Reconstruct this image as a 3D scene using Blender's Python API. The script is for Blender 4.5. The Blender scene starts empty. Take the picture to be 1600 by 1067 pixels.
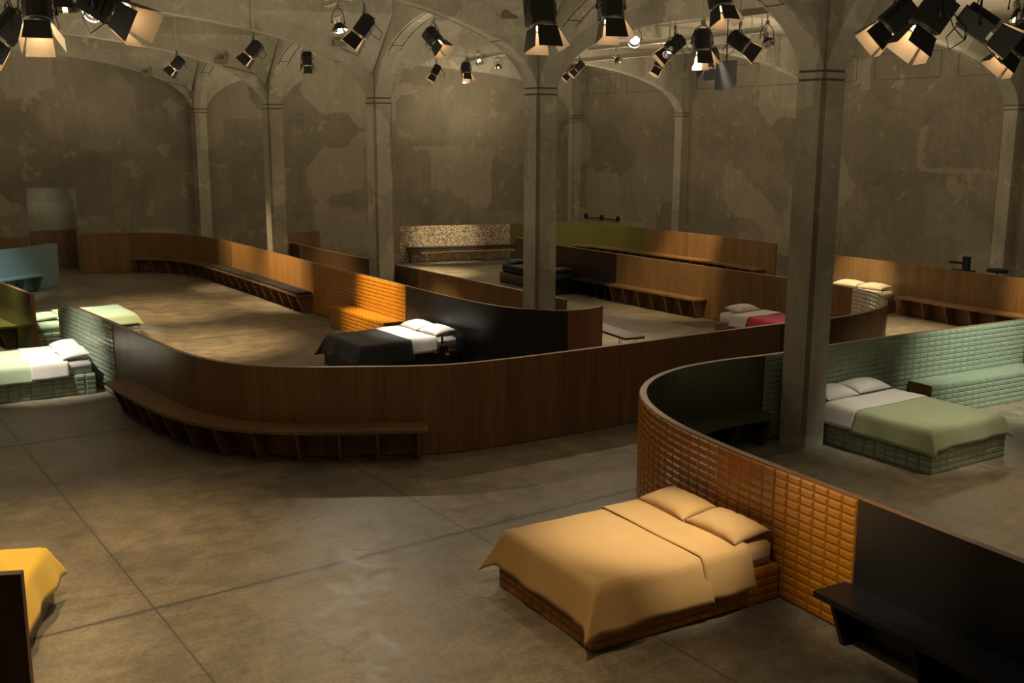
import bpy, bmesh, math, random
from mathutils import Vector, Matrix, Euler
random.seed(7)
SC = bpy.context.scene
COL = SC.collection
PI = math.pi

# ------------------------------------------------------------------ camera
cam_d = bpy.data.cameras.new('camera'); cam = bpy.data.objects.new('camera', cam_d); COL.objects.link(cam)
CAMP = Vector((-10.991, -8.891, 4.0467))
cam.location = CAMP
cam.rotation_euler = (Matrix.Rotation(math.radians(-34.973), 4, 'Z') @ Matrix.Rotation(PI/2-.1938, 4, 'X') @ Matrix.Rotation(.0031, 4, 'Z')).to_euler()
cam_d.sensor_width = 36; cam_d.lens = 1628.3/1600*36; cam_d.clip_end = 200
SC.camera = cam
# ------------------------------------------------------------------ world and exposure
w = bpy.data.worlds.new('world'); SC.world = w; w.use_nodes = True
bg = w.node_tree.nodes['Background']; bg.inputs[0].default_value = (1.0, .82, .56, 1); bg.inputs[1].default_value = .05
SC.view_settings.view_transform = 'Standard'; SC.view_settings.look = 'None'
SC.view_settings.exposure = 0; SC.view_settings.gamma = 1; SC.view_settings.use_curve_mapping = False

WARM = (1, .74, .42); NEUT = (1, .9, .72); WHITE = (1, .97, .86); AMB = (1, .66, .32)
def spot(pos, tgt, power, size=50, blend=.6, color=WARM, r=.06):
    l = bpy.data.lights.new('spot', 'SPOT'); l.energy = power; l.spot_size = math.radians(size); l.spot_blend = blend
    l.color = color; l.shadow_soft_size = r
    o = bpy.data.objects.new('spot', l); COL.objects.link(o); o.location = pos
    o.rotation_euler = (Vector(tgt)-Vector(pos)).to_track_quat('-Z', 'Y').to_euler()
    return o
def area(pos, tgt, power, size, color=NEUT):
    l = bpy.data.lights.new('area', 'AREA'); l.energy = power; l.size = size; l.color = color
    o = bpy.data.objects.new('area', l); COL.objects.link(o); o.location = pos
    o.rotation_euler = (Vector(tgt)-Vector(pos)).to_track_quat('-Z', 'Y').to_euler()
    return o
FILL = 34; UP = 195
#SPOTS
SP = [
 # pos, target, power, cone, blend, colour, radius
 ((-4.2, -4.9, 5.6), (-4.9, -2.3, .5), 2100, 22, 1, (1,.85,.60), .05),      # ochre bed
 ((-7.6, -3.2, 5.2), (-4.1, -3.95, 1.25), 1000, 24, 1, (1,.80,.52), .05),    # tiled wall right end
 ((-2.65, 8.1, 5.6), (-5.2, -.9, 0), 430, 34, .6, (1,.86,.62), .05),        # floor in front of the long wall
 ((1.2, 5.2, 5.9), (-3.2, .3, 0), 330, 30, .5, (1,.84,.58), .05),           # second floor pool, circle shadow
 ((-8.4, 2.2, 5.2), (-9.3, .9, 0), 850, 70, 1, (1,.71,.36), .15),          # warm floor left
 ((-7.5, -3.5, 5.2), (-7.6, -2.6, 0), 420, 60, 1, (1,.71,.36), .15),        # warm floor bottom
 ((-8.6, -1.5, 5.4), (-10.0, -.2, .5), 700, 34, .8, (1,.82,.5), .08),       # yellow bed
 ((-9.6, 7.7, 5.4), (-7.8, 9.0, .6), 3000, 30, 1, WHITE, .06),             # mint bed on the left
 ((-8.6, 11.5, 5.5), (-6.3, 13.0, .5), 2600, 26, .8, (.97,1,.84), .06),     # second mint bed
 ((-9.4, 12.5, 5.5), (-7.5, 13.6, .9), 800, 40, .9, (1,.95,.6), .08),       # olive wall
 ((-8.6, 16.0, 5.6), (-7.6, 19.7, .9), 1600, 34, .9, (.84,1,1), .08),       # blue wall
 ((-2.65, 7.4, 5.6), (-1.75, 7.5, .5), 4600, 22, .9, WHITE, .06),           # black bed
 ((-3.3, 10.3, 5.35), (-1.0, 9.9, .7), 5200, 30, 1, (1,.76,.38), .06),     # orange tile wall
 ((-3.4, 15.2, 5.4), (-.9, 15.2, .9), 2400, 42, 1, (1,.76,.42), .06),     # wood wall by cushions
 ((-3.2, 19.6, 5.4), (-.9, 18.4, .9), 1500, 40, 1, (1,.76,.42), .06),
 ((-4.5, 9.8, 5.6), (-4.6, 11.2, 0), 2400, 46, 1, (1,.72,.37), .12),         # warm floor in the loop
 ((-4.8, 14.0, 5.6), (-4.0, 15.8, 0), 1900, 50, 1, (1,.72,.37), .12),
 ((5.4, 16.9, 5.6), (6.9, 20.5, .95), 1900, 26, .9, (1,.86,.58), .06),      # speckled wall
 ((4.0, 17.2, 5.6), (4.6, 18.2, 0), 4200, 40, 1, (1,.8,.46), .08),          # floor before it
 ((9.5, 11.4, 5.6), (11.75, 14.0, .85), 2600, 26, .9, (1,.72,.36), .06),    # wood wall back right
 ((9.3, 14.0, 5.6), (11.6, 18.6, .8), 420, 30, .9, (1,.85,.5), .06),        # green wall back
 ((4.0, 6.7, 5.6), (6.1, 9.0, .5), 1300, 36, .9, (1,.74,.4), .06),
 ((2.6, 4.8, 5.5), (3.2, 8.8, 0), 3400, 46, .9, (1,.82,.5), .06),           # floor inside the loop
 ((2.8, 4.5, 5.4), (4.9, 4.4, .5), 500, 26, .9, (1,.85,.65), .06),          # red bed
 ((7.6, 5.6, 5.7), (9.9, 6.8, .7), 2600, 24, .8, (1,.84,.52), .06),         # beige bed
 ((7.6, 3.0, 5.7), (10.1, 2.0, .9), 2000, 26, .9, (1,.72,.38), .06),
 ((7.0, 2.5, 5.7), (7.8, 4.4, 0), 2400, 44, .9, (1,.78,.45), .06),
 ((3.6, -3.0, 5.2), (4.2, .1, .4), 1900, 40, 1, (.95,1,.82), .06),         # mint tile seat
 ((.6, -2.6, 5.1), (1.1, -1.0, .5), 600, 34, .9, (1,.97,.8), .06),          # green bed
 ((2.0, -5.0, 5.3), (.4, -4.2, 0), 700, 60, 1, (1,.76,.42), .10),          # floor right
 ((-10.5, 15.5, 4.5), (-9.5, 23.9, 4.5), 700, 50, 1, (1,.86,.6), .2),       # glow on the back wall
]
for p, t, e, s, b, c, r in SP: spot(p, t, e, s, b, c, r)
def point(pos, power, r=.3, color=NEUT):
    l = bpy.data.lights.new('added_point', 'POINT'); l.energy = power; l.shadow_soft_size = r; l.color = color
    o = bpy.data.objects.new('added_point', l); COL.objects.link(o); o.location = pos
# unseen fill lamps added in every bay: points above, upward spots below
for x in (-9.0, -3.4, 3.4, 9.5):
    for y in (3.0, 9.0, 15.0, 20.6):
        k = 3 if x > 5 else 1
        point((x, y, 5.0), FILL*k, .4, (1, .86, .61))
        spot((x, y, 2.9), (x, y, 6), UP*k, 168, 1, (1, .86, .61), .4)
point((-8.5, -3.5, 5.0), FILL*.8, .4, (1, .86, .61)); point((3.5, -3.2, 5.0), FILL, .4, (1, .86, .61)); point((-4.6, -4.4, 5.1), FILL*1.3, .4, (1, .86, .61))  # front fill points, likewise added and unseen
spot((3.5, -3.2, 2.9), (3.5, -3.2, 6), UP, 168, 1, (1, .86, .61), .4); spot((-3.5, -3.5, 2.9), (-3.5, -3.2, 6), UP, 168, 1, (1, .86, .61), .4)  # added upward fill spots at the front, no fixture
point((-4.4, 24.6, 2.3), 5, .1, (1, .95, .7)); point((-2.7, 8.15, 5.75), 14, .05, (1, .92, .74)); point((-.3, 9.7, 5.75), 11, .05, (1, .92, .74)); point((5.5, 9.0, 5.9), 12, .05, (1, .92, .74))  # unseen fill added in the alcove, then glow beside hanging lamps

# ------------------------------------------------------------------ materials
def newmat(name):
    m = bpy.data.materials.new(name); m.use_nodes = True
    nt = m.node_tree; b = nt.nodes['Principled BSDF']
    return m, nt, b
def N(nt, t, **kw):
    n = nt.nodes.new(t)
    for k, v in kw.items(): setattr(n, k, v)
    return n
def L(nt, a, b): nt.links.new(a, b)
def coords(nt, scale=(1,1,1), world=True):
    g = N(nt, 'ShaderNodeNewGeometry') if world else N(nt, 'ShaderNodeTexCoord')
    mp = N(nt, 'ShaderNodeMapping'); mp.inputs['Scale'].default_value = scale
    L(nt, g.outputs['Position' if world else 'Object'], mp.inputs[0]); return mp.outputs[0]
def noise(nt, vec, scale, detail=4, rough=.55, dist=0):
    n = N(nt, 'ShaderNodeTexNoise'); n.inputs['Scale'].default_value = scale; n.inputs['Detail'].default_value = detail
    n.inputs['Roughness'].default_value = rough; n.inputs['Distortion'].default_value = dist
    L(nt, vec, n.inputs['Vector']); return n.outputs['Fac']
def ramp(nt, fac, stops):
    r = N(nt, 'ShaderNodeValToRGB'); e = r.color_ramp.elements
    while len(e) < len(stops): e.new(.5)
    for i, (p, c) in enumerate(stops):
        e[i].position = p; e[i].color = (*c, 1)
    L(nt, fac, r.inputs[0]); return r.outputs[0]
def mixc(nt, fac, a, b, mode='MIX'):
    m = N(nt, 'ShaderNodeMix'); m.data_type = 'RGBA'; m.blend_type = mode
    if isinstance(fac, float): m.inputs[0].default_value = fac
    else: L(nt, fac, m.inputs[0])
    for s, v in ((6, a), (7, b)):
        if isinstance(v, tuple): m.inputs[s].default_value = (*v, 1)
        else: L(nt, v, m.inputs[s])
    return m.outputs[2]
def math_(nt, op, a, b=None):
    m = N(nt, 'ShaderNodeMath', operation=op)
    for i, v in enumerate((a, b)):
        if v is None: continue
        if isinstance(v, (int, float)): m.inputs[i].default_value = v
        else: L(nt, v, m.inputs[i])
    return m.outputs[0]
def bump(nt, b, h, strength=.3, dist=.01):
    n = N(nt, 'ShaderNodeBump'); n.inputs['Strength'].default_value = strength; n.inputs['Distance'].default_value = dist
    L(nt, h, n.inputs['Height']); L(nt, n.outputs[0], b.inputs['Normal'])
def plain(name, col, rough=.5, metal=0, spec=.5, sheen=0):
    m, nt, b = newmat(name)
    b.inputs['Base Color'].default_value = (*col, 1); b.inputs['Roughness'].default_value = rough
    b.inputs['Metallic'].default_value = metal; b.inputs['Specular IOR Level'].default_value = spec
    return m
def emis(name, col, s):
    m, nt, b = newmat(name)
    b.inputs['Base Color'].default_value = (*col, 1)
    b.inputs['Emission Color'].default_value = (*col, 1); b.inputs['Emission Strength'].default_value = s
    return m
def plaster(name, c0, c1, c2, rough=.85):
    m, nt, b = newmat(name)
    v = coords(nt)
    n1 = noise(nt, v, .55, 8, .62, .6)
    base = ramp(nt, n1, [(.32, c0), (.52, c1), (.72, c2)])
    # rectangular repair patches
    vo = N(nt, 'ShaderNodeTexVoronoi', distance='CHEBYCHEV'); vo.inputs['Scale'].default_value = .55
    vo.inputs['Randomness'].default_value = .85
    wob = N(nt, 'ShaderNodeVectorMath', operation='ADD')
    nv = N(nt, 'ShaderNodeTexNoise'); nv.inputs['Scale'].default_value = 5; nv.inputs['Detail'].default_value = 5; L(nt, v, nv.inputs['Vector'])
    sc = N(nt, 'ShaderNodeVectorMath', operation='SCALE'); sc.inputs['Scale'].default_value = .22
    L(nt, nv.outputs['Color'], sc.inputs[0]); L(nt, v, wob.inputs[0]); L(nt, sc.outputs[0], wob.inputs[1])
    L(nt, wob.outputs[0], vo.inputs['Vector'])
    sep = N(nt, 'ShaderNodeSeparateColor'); L(nt, vo.outputs['Color'], sep.inputs[0])
    pf = math_(nt, 'MULTIPLY', math_(nt, 'GREATER_THAN', sep.outputs[0], .70), .42)
    base = mixc(nt, pf, base, tuple(min(1, x*1.35) for x in c2))
    pf2 = math_(nt, 'MULTIPLY', math_(nt, 'LESS_THAN', sep.outputs[1], .2), .3)
    base = mixc(nt, pf2, base, tuple(x*.72 for x in c0))
    # flaked paint spots
    n3 = noise(nt, v, 1.5, 7, .62, .35)
    fl = ramp(nt, n3, [(.60, (0,0,0)), (.625, (1,1,1))])
    base = mixc(nt, math_(nt, 'MULTIPLY', fl, .38), base, tuple(min(1, x*1.45) for x in c2))
    v2 = coords(nt, (6, 6, .7))
    n4 = noise(nt, v2, 1.2, 5, .6)
    base = mixc(nt, .22, base, ramp(nt, n4, [(.3, (.55,.55,.55)), (.7, (1.15,1.15,1.15))]), 'MULTIPLY')
    n5 = noise(nt, v, 14, 6, .7)
    base = mixc(nt, .5, base, ramp(nt, n5, [(.3, (.72,.72,.72)), (.7, (1.12,1.12,1.12))]), 'MULTIPLY')
    L(nt, base, b.inputs['Base Color']); b.inputs['Roughness'].default_value = rough
    bump(nt, b, n5, .35, .008)
    return m
def wood(name, dark, light, rough=.32, grain=.5):
    m, nt, b = newmat(name)
    v = coords(nt, (38, 38, 1.1)); n1 = noise(nt, v, 1, 6, .6, .3)
    v2 = coords(nt, (3.2, 3.2, .12)); n2 = noise(nt, v2, 1, 3, .5)
    v3 = coords(nt, (240, 240, 9)); n3 = noise(nt, v3, 1, 3, .5)
    c = ramp(nt, n1, [(.3, dark), (.7, light)])
    c = mixc(nt, .6, c, ramp(nt, n2, [(.3, (.7,.7,.7)), (.7, (1.2,1.2,1.2))]), 'MULTIPLY')
    c = mixc(nt, .4, c, ramp(nt, n3, [(.35, (.6,.6,.6)), (.6, (1.1,1.1,1.1))]), 'MULTIPLY')
    L(nt, c, b.inputs['Base Color'])
    L(nt, ramp(nt, n1, [(.2, (rough-.05,)*3), (.8, (rough+.08,)*3)]), b.inputs['Roughness'])
    bump(nt, b, n3, .08, .002)
    return m
def gloss(name, col, rough=.12, var=.06):
    m, nt, b = newmat(name)
    oi = N(nt, 'ShaderNodeObjectInfo')
    v = coords(nt); n = noise(nt, v, 9, 3, .5)
    c = mixc(nt, math_(nt, 'MULTIPLY', oi.outputs['Random'], var*2), col, tuple(x*.55 for x in col))
    c = mixc(nt, .35, c, ramp(nt, n, [(.3, (.75,.75,.75)), (.7, (1.15,1.15,1.15))]), 'MULTIPLY')
    L(nt, c, b.inputs['Base Color']); b.inputs['Roughness'].default_value = rough
    b.inputs['Coat Weight'].default_value = .3; b.inputs['Coat Roughness'].default_value = .16
    return m
def cloth(name, col, rough=.85, weave=900):
    m, nt, b = newmat(name)
    v = coords(nt); n = noise(nt, v, 2.5, 4, .5); n2 = noise(nt, v, weave/3, 2, .5)
    c = mixc(nt, .5, col, ramp(nt, n, [(.3, (.88,.88,.88)), (.7, (1.06,1.06,1.06))]), 'MULTIPLY')
    L(nt, c, b.inputs['Base Color']); b.inputs['Roughness'].default_value = rough
    b.inputs['Sheen Weight'].default_value = .15
    n4 = noise(nt, v, 7, 3, .5)
    bump(nt, b, n4, .25, .01)
    return m
def floor_mat():
    m, nt, b = newmat('floor_concrete')
    v = coords(nt)
    n1 = noise(nt, v, .45, 8, .62, .8); n2 = noise(nt, v, 3.2, 8, .65, .6); n3 = noise(nt, v, 26, 5, .7)
    c = ramp(nt, n1, [(.3, (.175,.147,.108)), (.5, (.235,.198,.142)), (.72, (.30,.252,.18))])
    c = mixc(nt, .8, c, ramp(nt, n2, [(.3, (.52,.52,.52)), (.66, (1.2,1.17,1.13))]), 'MULTIPLY')
    c = mixc(nt, .75, c, ramp(nt, n3, [(.3, (.62,.62,.62)), (.62, (1.16,1.16,1.16))]), 'MULTIPLY')
    vs = coords(nt, (1.2, 5.5, 1)); ns = noise(nt, vs, 1.6, 8, .7, .6)
    c = mixc(nt, .7, c, ramp(nt, ns, [(.3, (.70,.69,.68)), (.5, (1,1,1)), (.7, (1.2,1.18,1.14))]), 'MULTIPLY')
    # stains
    sp = ramp(nt, noise(nt, v, 7.5, 4, .6, .4), [(.69, (1,1,1)), (.74, (.52,.5,.48))])
    c = mixc(nt, .8, c, sp, 'MULTIPLY')
    # saw-cut joints on a 3.25 x 5.97 m grid, edges chipped
    g = N(nt, 'ShaderNodeNewGeometry'); s = N(nt, 'ShaderNodeSeparateXYZ'); L(nt, g.outputs['Position'], s.inputs[0])
    wob = noise(nt, v, 5, 6, .7); wob2 = noise(nt, v, 1.3, 3, .6)
    def joint(axis, off, per, wdt, wamp):
        x = math_(nt, 'ADD', s.outputs[axis], off)
        x = math_(nt, 'ADD', x, math_(nt, 'MULTIPLY', math_(nt, 'SUBTRACT', wob, .5), wamp))
        x = math_(nt, 'PINGPONG', x, per/2)
        ww = math_(nt, 'MULTIPLY', math_(nt, 'ADD', wob2, .2), wdt)
        return math_(nt, 'LESS_THAN', x, ww)
    def band(axis, off, per, wdt):
        x = math_(nt, 'PINGPONG', math_(nt, 'ADD', s.outputs[axis], off), per/2)
        mr = N(nt, 'ShaderNodeMapRange'); mr.inputs[2].default_value = wdt; L(nt, x, mr.inputs[0]); mr.inputs[3].default_value = 1; mr.inputs[4].default_value = 0
        return mr.outputs[0]
    j = math_(nt, 'MAXIMUM', joint(0, 5.39+32.5, 3.245, .011, .025), joint(1, .17+59.7, 5.97, .036, .07))
    bd = math_(nt, 'MAXIMUM', band(0, 5.39+32.5, 3.245, .05), band(1, .17+59.7, 5.97, .11))
    c = mixc(nt, math_(nt, 'MULTIPLY', bd, .3), c, (.11,.095,.075))
    c = mixc(nt, math_(nt, 'MULTIPLY', j, .75), c, (.055,.047,.036))
    # hairline cracks
    vo = N(nt, 'ShaderNodeTexVoronoi', feature='DISTANCE_TO_EDGE'); vo.inputs['Scale'].default_value = .42
    add = N(nt, 'ShaderNodeVectorMath', operation='ADD'); nc = N(nt, 'ShaderNodeTexNoise'); nc.inputs['Scale'].default_value = 1.6; nc.inputs['Detail'].default_value = 6
    L(nt, v, nc.inputs['Vector']); L(nt, nc.outputs['Color'], add.inputs[0]); L(nt, v, add.inputs[1]); L(nt, add.outputs[0], vo.inputs['Vector'])
    cr = math_(nt, 'LESS_THAN', vo.outputs['Distance'], .0028)
    c = mixc(nt, math_(nt, 'MULTIPLY', cr, .4), c, (.08,.07,.055))
    L(nt, c, b.inputs['Base Color'])
    L(nt, ramp(nt, n2, [(.25, (.33,)*3), (.5, (.45,)*3), (.75, (.60,)*3)]), b.inputs['Roughness'])
    b.inputs['Specular IOR Level'].default_value = .36
    n9 = noise(nt, v, 70, 4, .7); n8 = noise(nt, v, 11, 5, .7)
    h = math_(nt, 'SUBTRACT', math_(nt, 'ADD', math_(nt, 'MULTIPLY', n8, .55), math_(nt, 'MULTIPLY', n9, .3)), math_(nt, 'MULTIPLY', j, 1.2))
    bump(nt, b, h, .16, .005)
    return m
M = {}
M['wall'] = plaster('wall_plaster', (.19,.162,.112), (.25,.212,.148), (.31,.268,.195))
M['conc'] = plaster('pillar_concrete', (.29,.255,.185), (.39,.35,.265), (.47,.43,.335))
M['ceil'] = plaster('ceiling_concrete', (.22,.18,.13), (.28,.23,.17), (.33,.28,.21))
M['groove'] = plain('groove_shade_tone', (.09,.075,.052), .9)  # shade of the narrow recesses put into the colour
M['concdark'] = plaster('dark_chamfer_concrete', (.15,.125,.09), (.22,.19,.135), (.30,.265,.20))  # darker concrete for the chamfered pillar corners
M['alcove'] = plaster('alcove_plaster', (.27,.25,.18), (.34,.32,.23), (.42,.40,.30))
M['floor'] = floor_mat()
M['wood'] = wood('walnut_veneer', (.155,.083,.032), (.27,.15,.062))
M['woodred'] = wood('red_walnut_veneer', (.17,.07,.03), (.27,.12,.055))
M['wooddark'] = wood('dark_walnut_veneer', (.075,.040,.018), (.12,.066,.03), .28)
M['woodlight'] = wood('golden_veneer', (.34,.16,.045), (.50,.25,.075), .4)
M['edge'] = wood('edge_veneer', (.16,.075,.03), (.24,.115,.05), .45)
M['black'] = plain('black_laminate', (.012,.012,.013), .34)
M['blackmatt'] = plain('black_fabric', (.012,.011,.012), .8)
M['plum'] = wood('black_brown_veneer', (.026,.014,.010), (.042,.022,.016), .3)
M['orange'] = gloss('orange_glazed_tile', (.37,.14,.008), .24)
M['orgrout'] = plain('orange_grout', (.17,.075,.015), .6)
M['mint'] = gloss('mint_glazed_tile', (.245,.29,.205), .22)
M['mintgrout'] = plain('mint_grout', (.19,.225,.16), .6)
M['white_tile'] = gloss('white_glazed_tile', (.6,.55,.47), .18)
M['whitegrout'] = plain('white_grout', (.35,.3,.25), .6)
M['olive'] = plain('olive_laminate', (.085,.075,.022), .22)
M['olive_seat'] = plain('yellow_olive_laminate', (.26,.235,.055), .4)
M['dgreen'] = plain('dark_green_laminate', (.05,.055,.022), .3)
M['green'] = plain('moss_green_laminate', (.13,.125,.025), .4)
M['blue'] = plain('blue_laminate', (.16,.25,.25), .42)
M['bluegrey'] = plain('blue_grey_laminate', (.17,.23,.22), .45)
M['sheet'] = cloth('white_sheet', (.62,.57,.51))
M['ochre'] = cloth('ochre_cotton', (.56,.335,.125))
M['green_cl'] = cloth('pale_green_cotton', (.33,.35,.19))
M['green_br'] = cloth('light_green_cotton', (.44,.52,.32))
M['beige'] = cloth('beige_cotton', (.52,.42,.28))
M['red'] = cloth('crimson_cotton', (.38,.012,.04))
M['yellow'] = cloth('yellow_cotton', (.72,.44,.035))
M['blackcl'] = cloth('black_cotton', (.011,.010,.011), .7)
M['metal'] = plain('brushed_steel', (.5,.47,.42), .3, 1)
M['silver'] = plain('polished_aluminium', (.75,.73,.68), .14, 1)
M['lampblack'] = plain('black_lamp_enamel', (.007,.0065,.006), .5)
M['flap_lit'] = plain('flap_inner_lit_tone', (.42,.36,.28), .5)  # black flaps lightened inside: lamplight put into the colour
M['beam'] = plain('pale_painted_steel', (.42,.38,.29), .5)
M['cable'] = plain('black_rubber', (.01,.01,.01), .6)
M['lens_warm'] = emis('lit_lens_warm', (1,.66,.34), 20)
M['lens_white'] = emis('lit_bulb_white', (1,.93,.78), 40)
M['lens_dim'] = emis('lit_lens_dim', (1,.6,.25), 2.5)
M['yellow_tag'] = plain('yellow_label', (.8,.6,.02), .5)
M['boxgrey'] = plain('grey_box_enamel', (.20,.17,.12), .6)
def speckle():
    m, nt, b = newmat('speckled_cork')
    v = coords(nt); vo = N(nt, 'ShaderNodeTexVoronoi'); vo.inputs['Scale'].default_value = 42; L(nt, v, vo.inputs['Vector'])
    s = N(nt, 'ShaderNodeSeparateColor'); L(nt, vo.outputs['Color'], s.inputs[0])
    c = ramp(nt, s.outputs[0], [(.0, (.05,.025,.012)), (.25, (.16,.09,.045)), (.45, (.34,.24,.14)), (.75, (.62,.52,.36))])
    L(nt, c, b.inputs['Base Color']); b.inputs['Roughness'].default_value = .5
    return m
M['speckle'] = speckle()

# ------------------------------------------------------------------ mesh helpers
class MB:
    def __init__(s): s.v = []; s.f = []; s.m = []
    def quad(s, a, b, c, d, m=0):
        i = len(s.v); s.v += [Vector(a), Vector(b), Vector(c), Vector(d)]; s.f.append((i, i+1, i+2, i+3)); s.m.append(m)
    def poly(s, pts, m=0):
        i = len(s.v); s.v += [Vector(p) for p in pts]; s.f.append(tuple(range(i, i+len(pts)))); s.m.append(m)
    def box(s, lo, hi, m=0, mat=None):
        x0, y0, z0 = lo; x1, y1, z1 = hi
        P = [Vector(p) for p in ((x0,y0,z0),(x1,y0,z0),(x1,y1,z0),(x0,y1,z0),(x0,y0,z1),(x1,y0,z1),(x1,y1,z1),(x0,y1,z1))]
        if mat: P = [mat @ p for p in P]
        i = len(s.v); s.v += P
        for f in ((0,3,2,1),(4,5,6,7),(0,1,5,4),(1,2,6,5),(2,3,7,6),(3,0,4,7)): s.f.append(tuple(i+k for k in f)); s.m.append(m)
        return s
    def prism(s, pts2, a, b, fn, m=0):
        # pts2: 2-D outline, extruded from a to b; fn(u, v, w) -> 3-D
        n = len(pts2); i = len(s.v)
        s.v += [Vector(fn(u, v, a)) for u, v in pts2] + [Vector(fn(u, v, b)) for u, v in pts2]
        s.f.append(tuple(i+k for k in range(n))); s.f.append(tuple(i+n+k for k in reversed(range(n)))); s.m += [m, m]
        for k in range(n):
            s.f.append((i+k, i+n+k, i+n+(k+1) % n, i+(k+1) % n)); s.m.append(m)
        return s
    def tube(s, pts, r, seg=6, m=0, closed=False):
        pts = [Vector(p) for p in pts]; rings = []
        for k, p in enumerate(pts):
            a = pts[k-1] if (k > 0 or closed) else p; b = pts[(k+1) % len(pts)] if (k < len(pts)-1 or closed) else p
            t = (b-a).normalized()
            u = t.cross(Vector((0,0,1)));
            if u.length < .05: u = t.cross(Vector((1,0,0)))
            u.normalize(); q = t.cross(u); i = len(s.v); rr = r[k] if isinstance(r, (list, tuple)) else r
            s.v += [p+rr*(math.cos(2*PI*j/seg)*u+math.sin(2*PI*j/seg)*q) for j in range(seg)]; rings.append(i)
        n = len(rings)
        for k in range(n if closed else n-1):
            a, b = rings[k], rings[(k+1) % n]
            for j in range(seg): s.f.append((a+j, a+(j+1) % seg, b+(j+1) % seg, b+j)); s.m.append(m)
        if not closed:
            s.f.append(tuple(rings[0]+j for j in reversed(range(seg)))); s.f.append(tuple(rings[-1]+j for j in range(seg))); s.m += [m, m]
        return s
    def mesh(s, name, mats, off=Vector((0,0,0)), smooth=False):
        me = bpy.data.meshes.new(name); me.from_pydata([tuple(v-off) for v in s.v], [], s.f)
        for m in mats: me.materials.append(m)
        for p, mi in zip(me.polygons, s.m): p.material_index = mi
        bm = bmesh.new(); bm.from_mesh(me)
        bmesh.ops.remove_doubles(bm, verts=bm.verts, dist=1e-5); bmesh.ops.recalc_face_normals(bm, faces=bm.faces)
        bm.to_mesh(me); bm.free()
        if smooth:
            for p in me.polygons: p.use_smooth = True
        me.update(); return me
def tag(o, label=None, cat=None, group=None, kind=None):
    if label: o['label'] = label
    if cat: o['category'] = cat
    if group: o['group'] = group
    if kind: o['kind'] = kind
    return o
def thing(name, label, cat, loc=(0,0,0), rz=0, group=None):
    o = bpy.data.objects.new(name, None); COL.objects.link(o); o.location = loc; o.rotation_euler = (0,0,rz); o.empty_display_size = .1
    return tag(o, label, cat, group)
def wloc(p): return Vector(p.location) if p is not None else Vector((0,0,0))
def part(name, mb, mats, parent, local=False, smooth=False, label=None, kind=None, sub=None):
    """a part built in world coordinates (or in the thing's own frame when local)"""
    if not isinstance(mats, (list, tuple)): mats = [mats]
    off = Vector((0,0,0)) if (local or parent is None) else wloc(parent)
    me = mb.mesh(name, mats, off, smooth) if isinstance(mb, MB) else mb
    o = bpy.data.objects.new(name, me); COL.objects.link(o); o.parent = sub if sub is not None else parent
    if label: o['label'] = label
    if kind: o['kind'] = kind
    return o
def single(name, mb, mats, label, cat, loc=(0,0,0), rz=0, group=None, smooth=False, local=True, kind=None):
    if not isinstance(mats, (list, tuple)): mats = [mats]
    me = mb.mesh(name, mats, Vector((0,0,0)) if local else Vector(loc), smooth)
    o = bpy.data.objects.new(name, me); COL.objects.link(o); o.location = loc; o.rotation_euler = (0,0,rz)
    return tag(o, label, cat, group, kind)
def struct(name, mb, mats, smooth=False):
    return tag(single(name, mb, mats, None, None, smooth=smooth), kind='structure')

class Path:
    def __init__(s, pts, step=.06, smooth=True):
        P = [Vector((x, y)) for x, y in pts]; out = []
        for i in range(len(P)-1):
            p0 = P[i-1] if i > 0 else 2*P[0]-P[1]; p1 = P[i]; p2 = P[i+1]; p3 = P[i+2] if i+2 < len(P) else 2*P[-1]-P[-2]
            if not smooth: out.append(p1); continue
            t0 = 0; t1 = max(1e-4, (p1-p0).length**.5); t2 = t1+(p2-p1).length**.5; t3 = t2+max(1e-4, (p3-p2).length**.5)
            n = max(2, int((p2-p1).length/step))
            for k in range(n):
                t = t1+(t2-t1)*k/n
                A1 = (t1-t)/(t1-t0)*p0+(t-t0)/(t1-t0)*p1; A2 = (t2-t)/(t2-t1)*p1+(t-t1)/(t2-t1)*p2; A3 = (t3-t)/(t3-t2)*p2+(t-t2)/(t3-t2)*p3
                B1 = (t2-t)/(t2-t0)*A1+(t-t0)/(t2-t0)*A2; B2 = (t3-t)/(t3-t1)*A2+(t-t1)/(t3-t1)*A3
                out.append((t2-t)/(t2-t1)*B1+(t-t1)/(t2-t1)*B2)
        out.append(P[-1]); s.p = out; s.s = [0]
        for a, b in zip(out, out[1:]): s.s.append(s.s[-1]+(b-a).length)
        s.len = s.s[-1]
    def at(s, d):
        import bisect
        d = max(0, min(s.len, d)); i = min(len(s.p)-2, max(0, bisect.bisect_right(s.s, d)-1))
        t = (d-s.s[i])/(s.s[i+1]-s.s[i]); p = s.p[i].lerp(s.p[i+1], t)
        a = s.p[max(0, i-1)]; b = s.p[min(len(s.p)-1, i+2)]
        tg = (b-a).normalized(); return p, tg, Vector((tg.y, -tg.x))    # normal = right-hand side
    def near(s, x, y):
        q = Vector((x, y)); k = min(range(len(s.p)), key=lambda i: (s.p[i]-q).length); return s.s[k]
TH = .072; PH = 1.18
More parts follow.
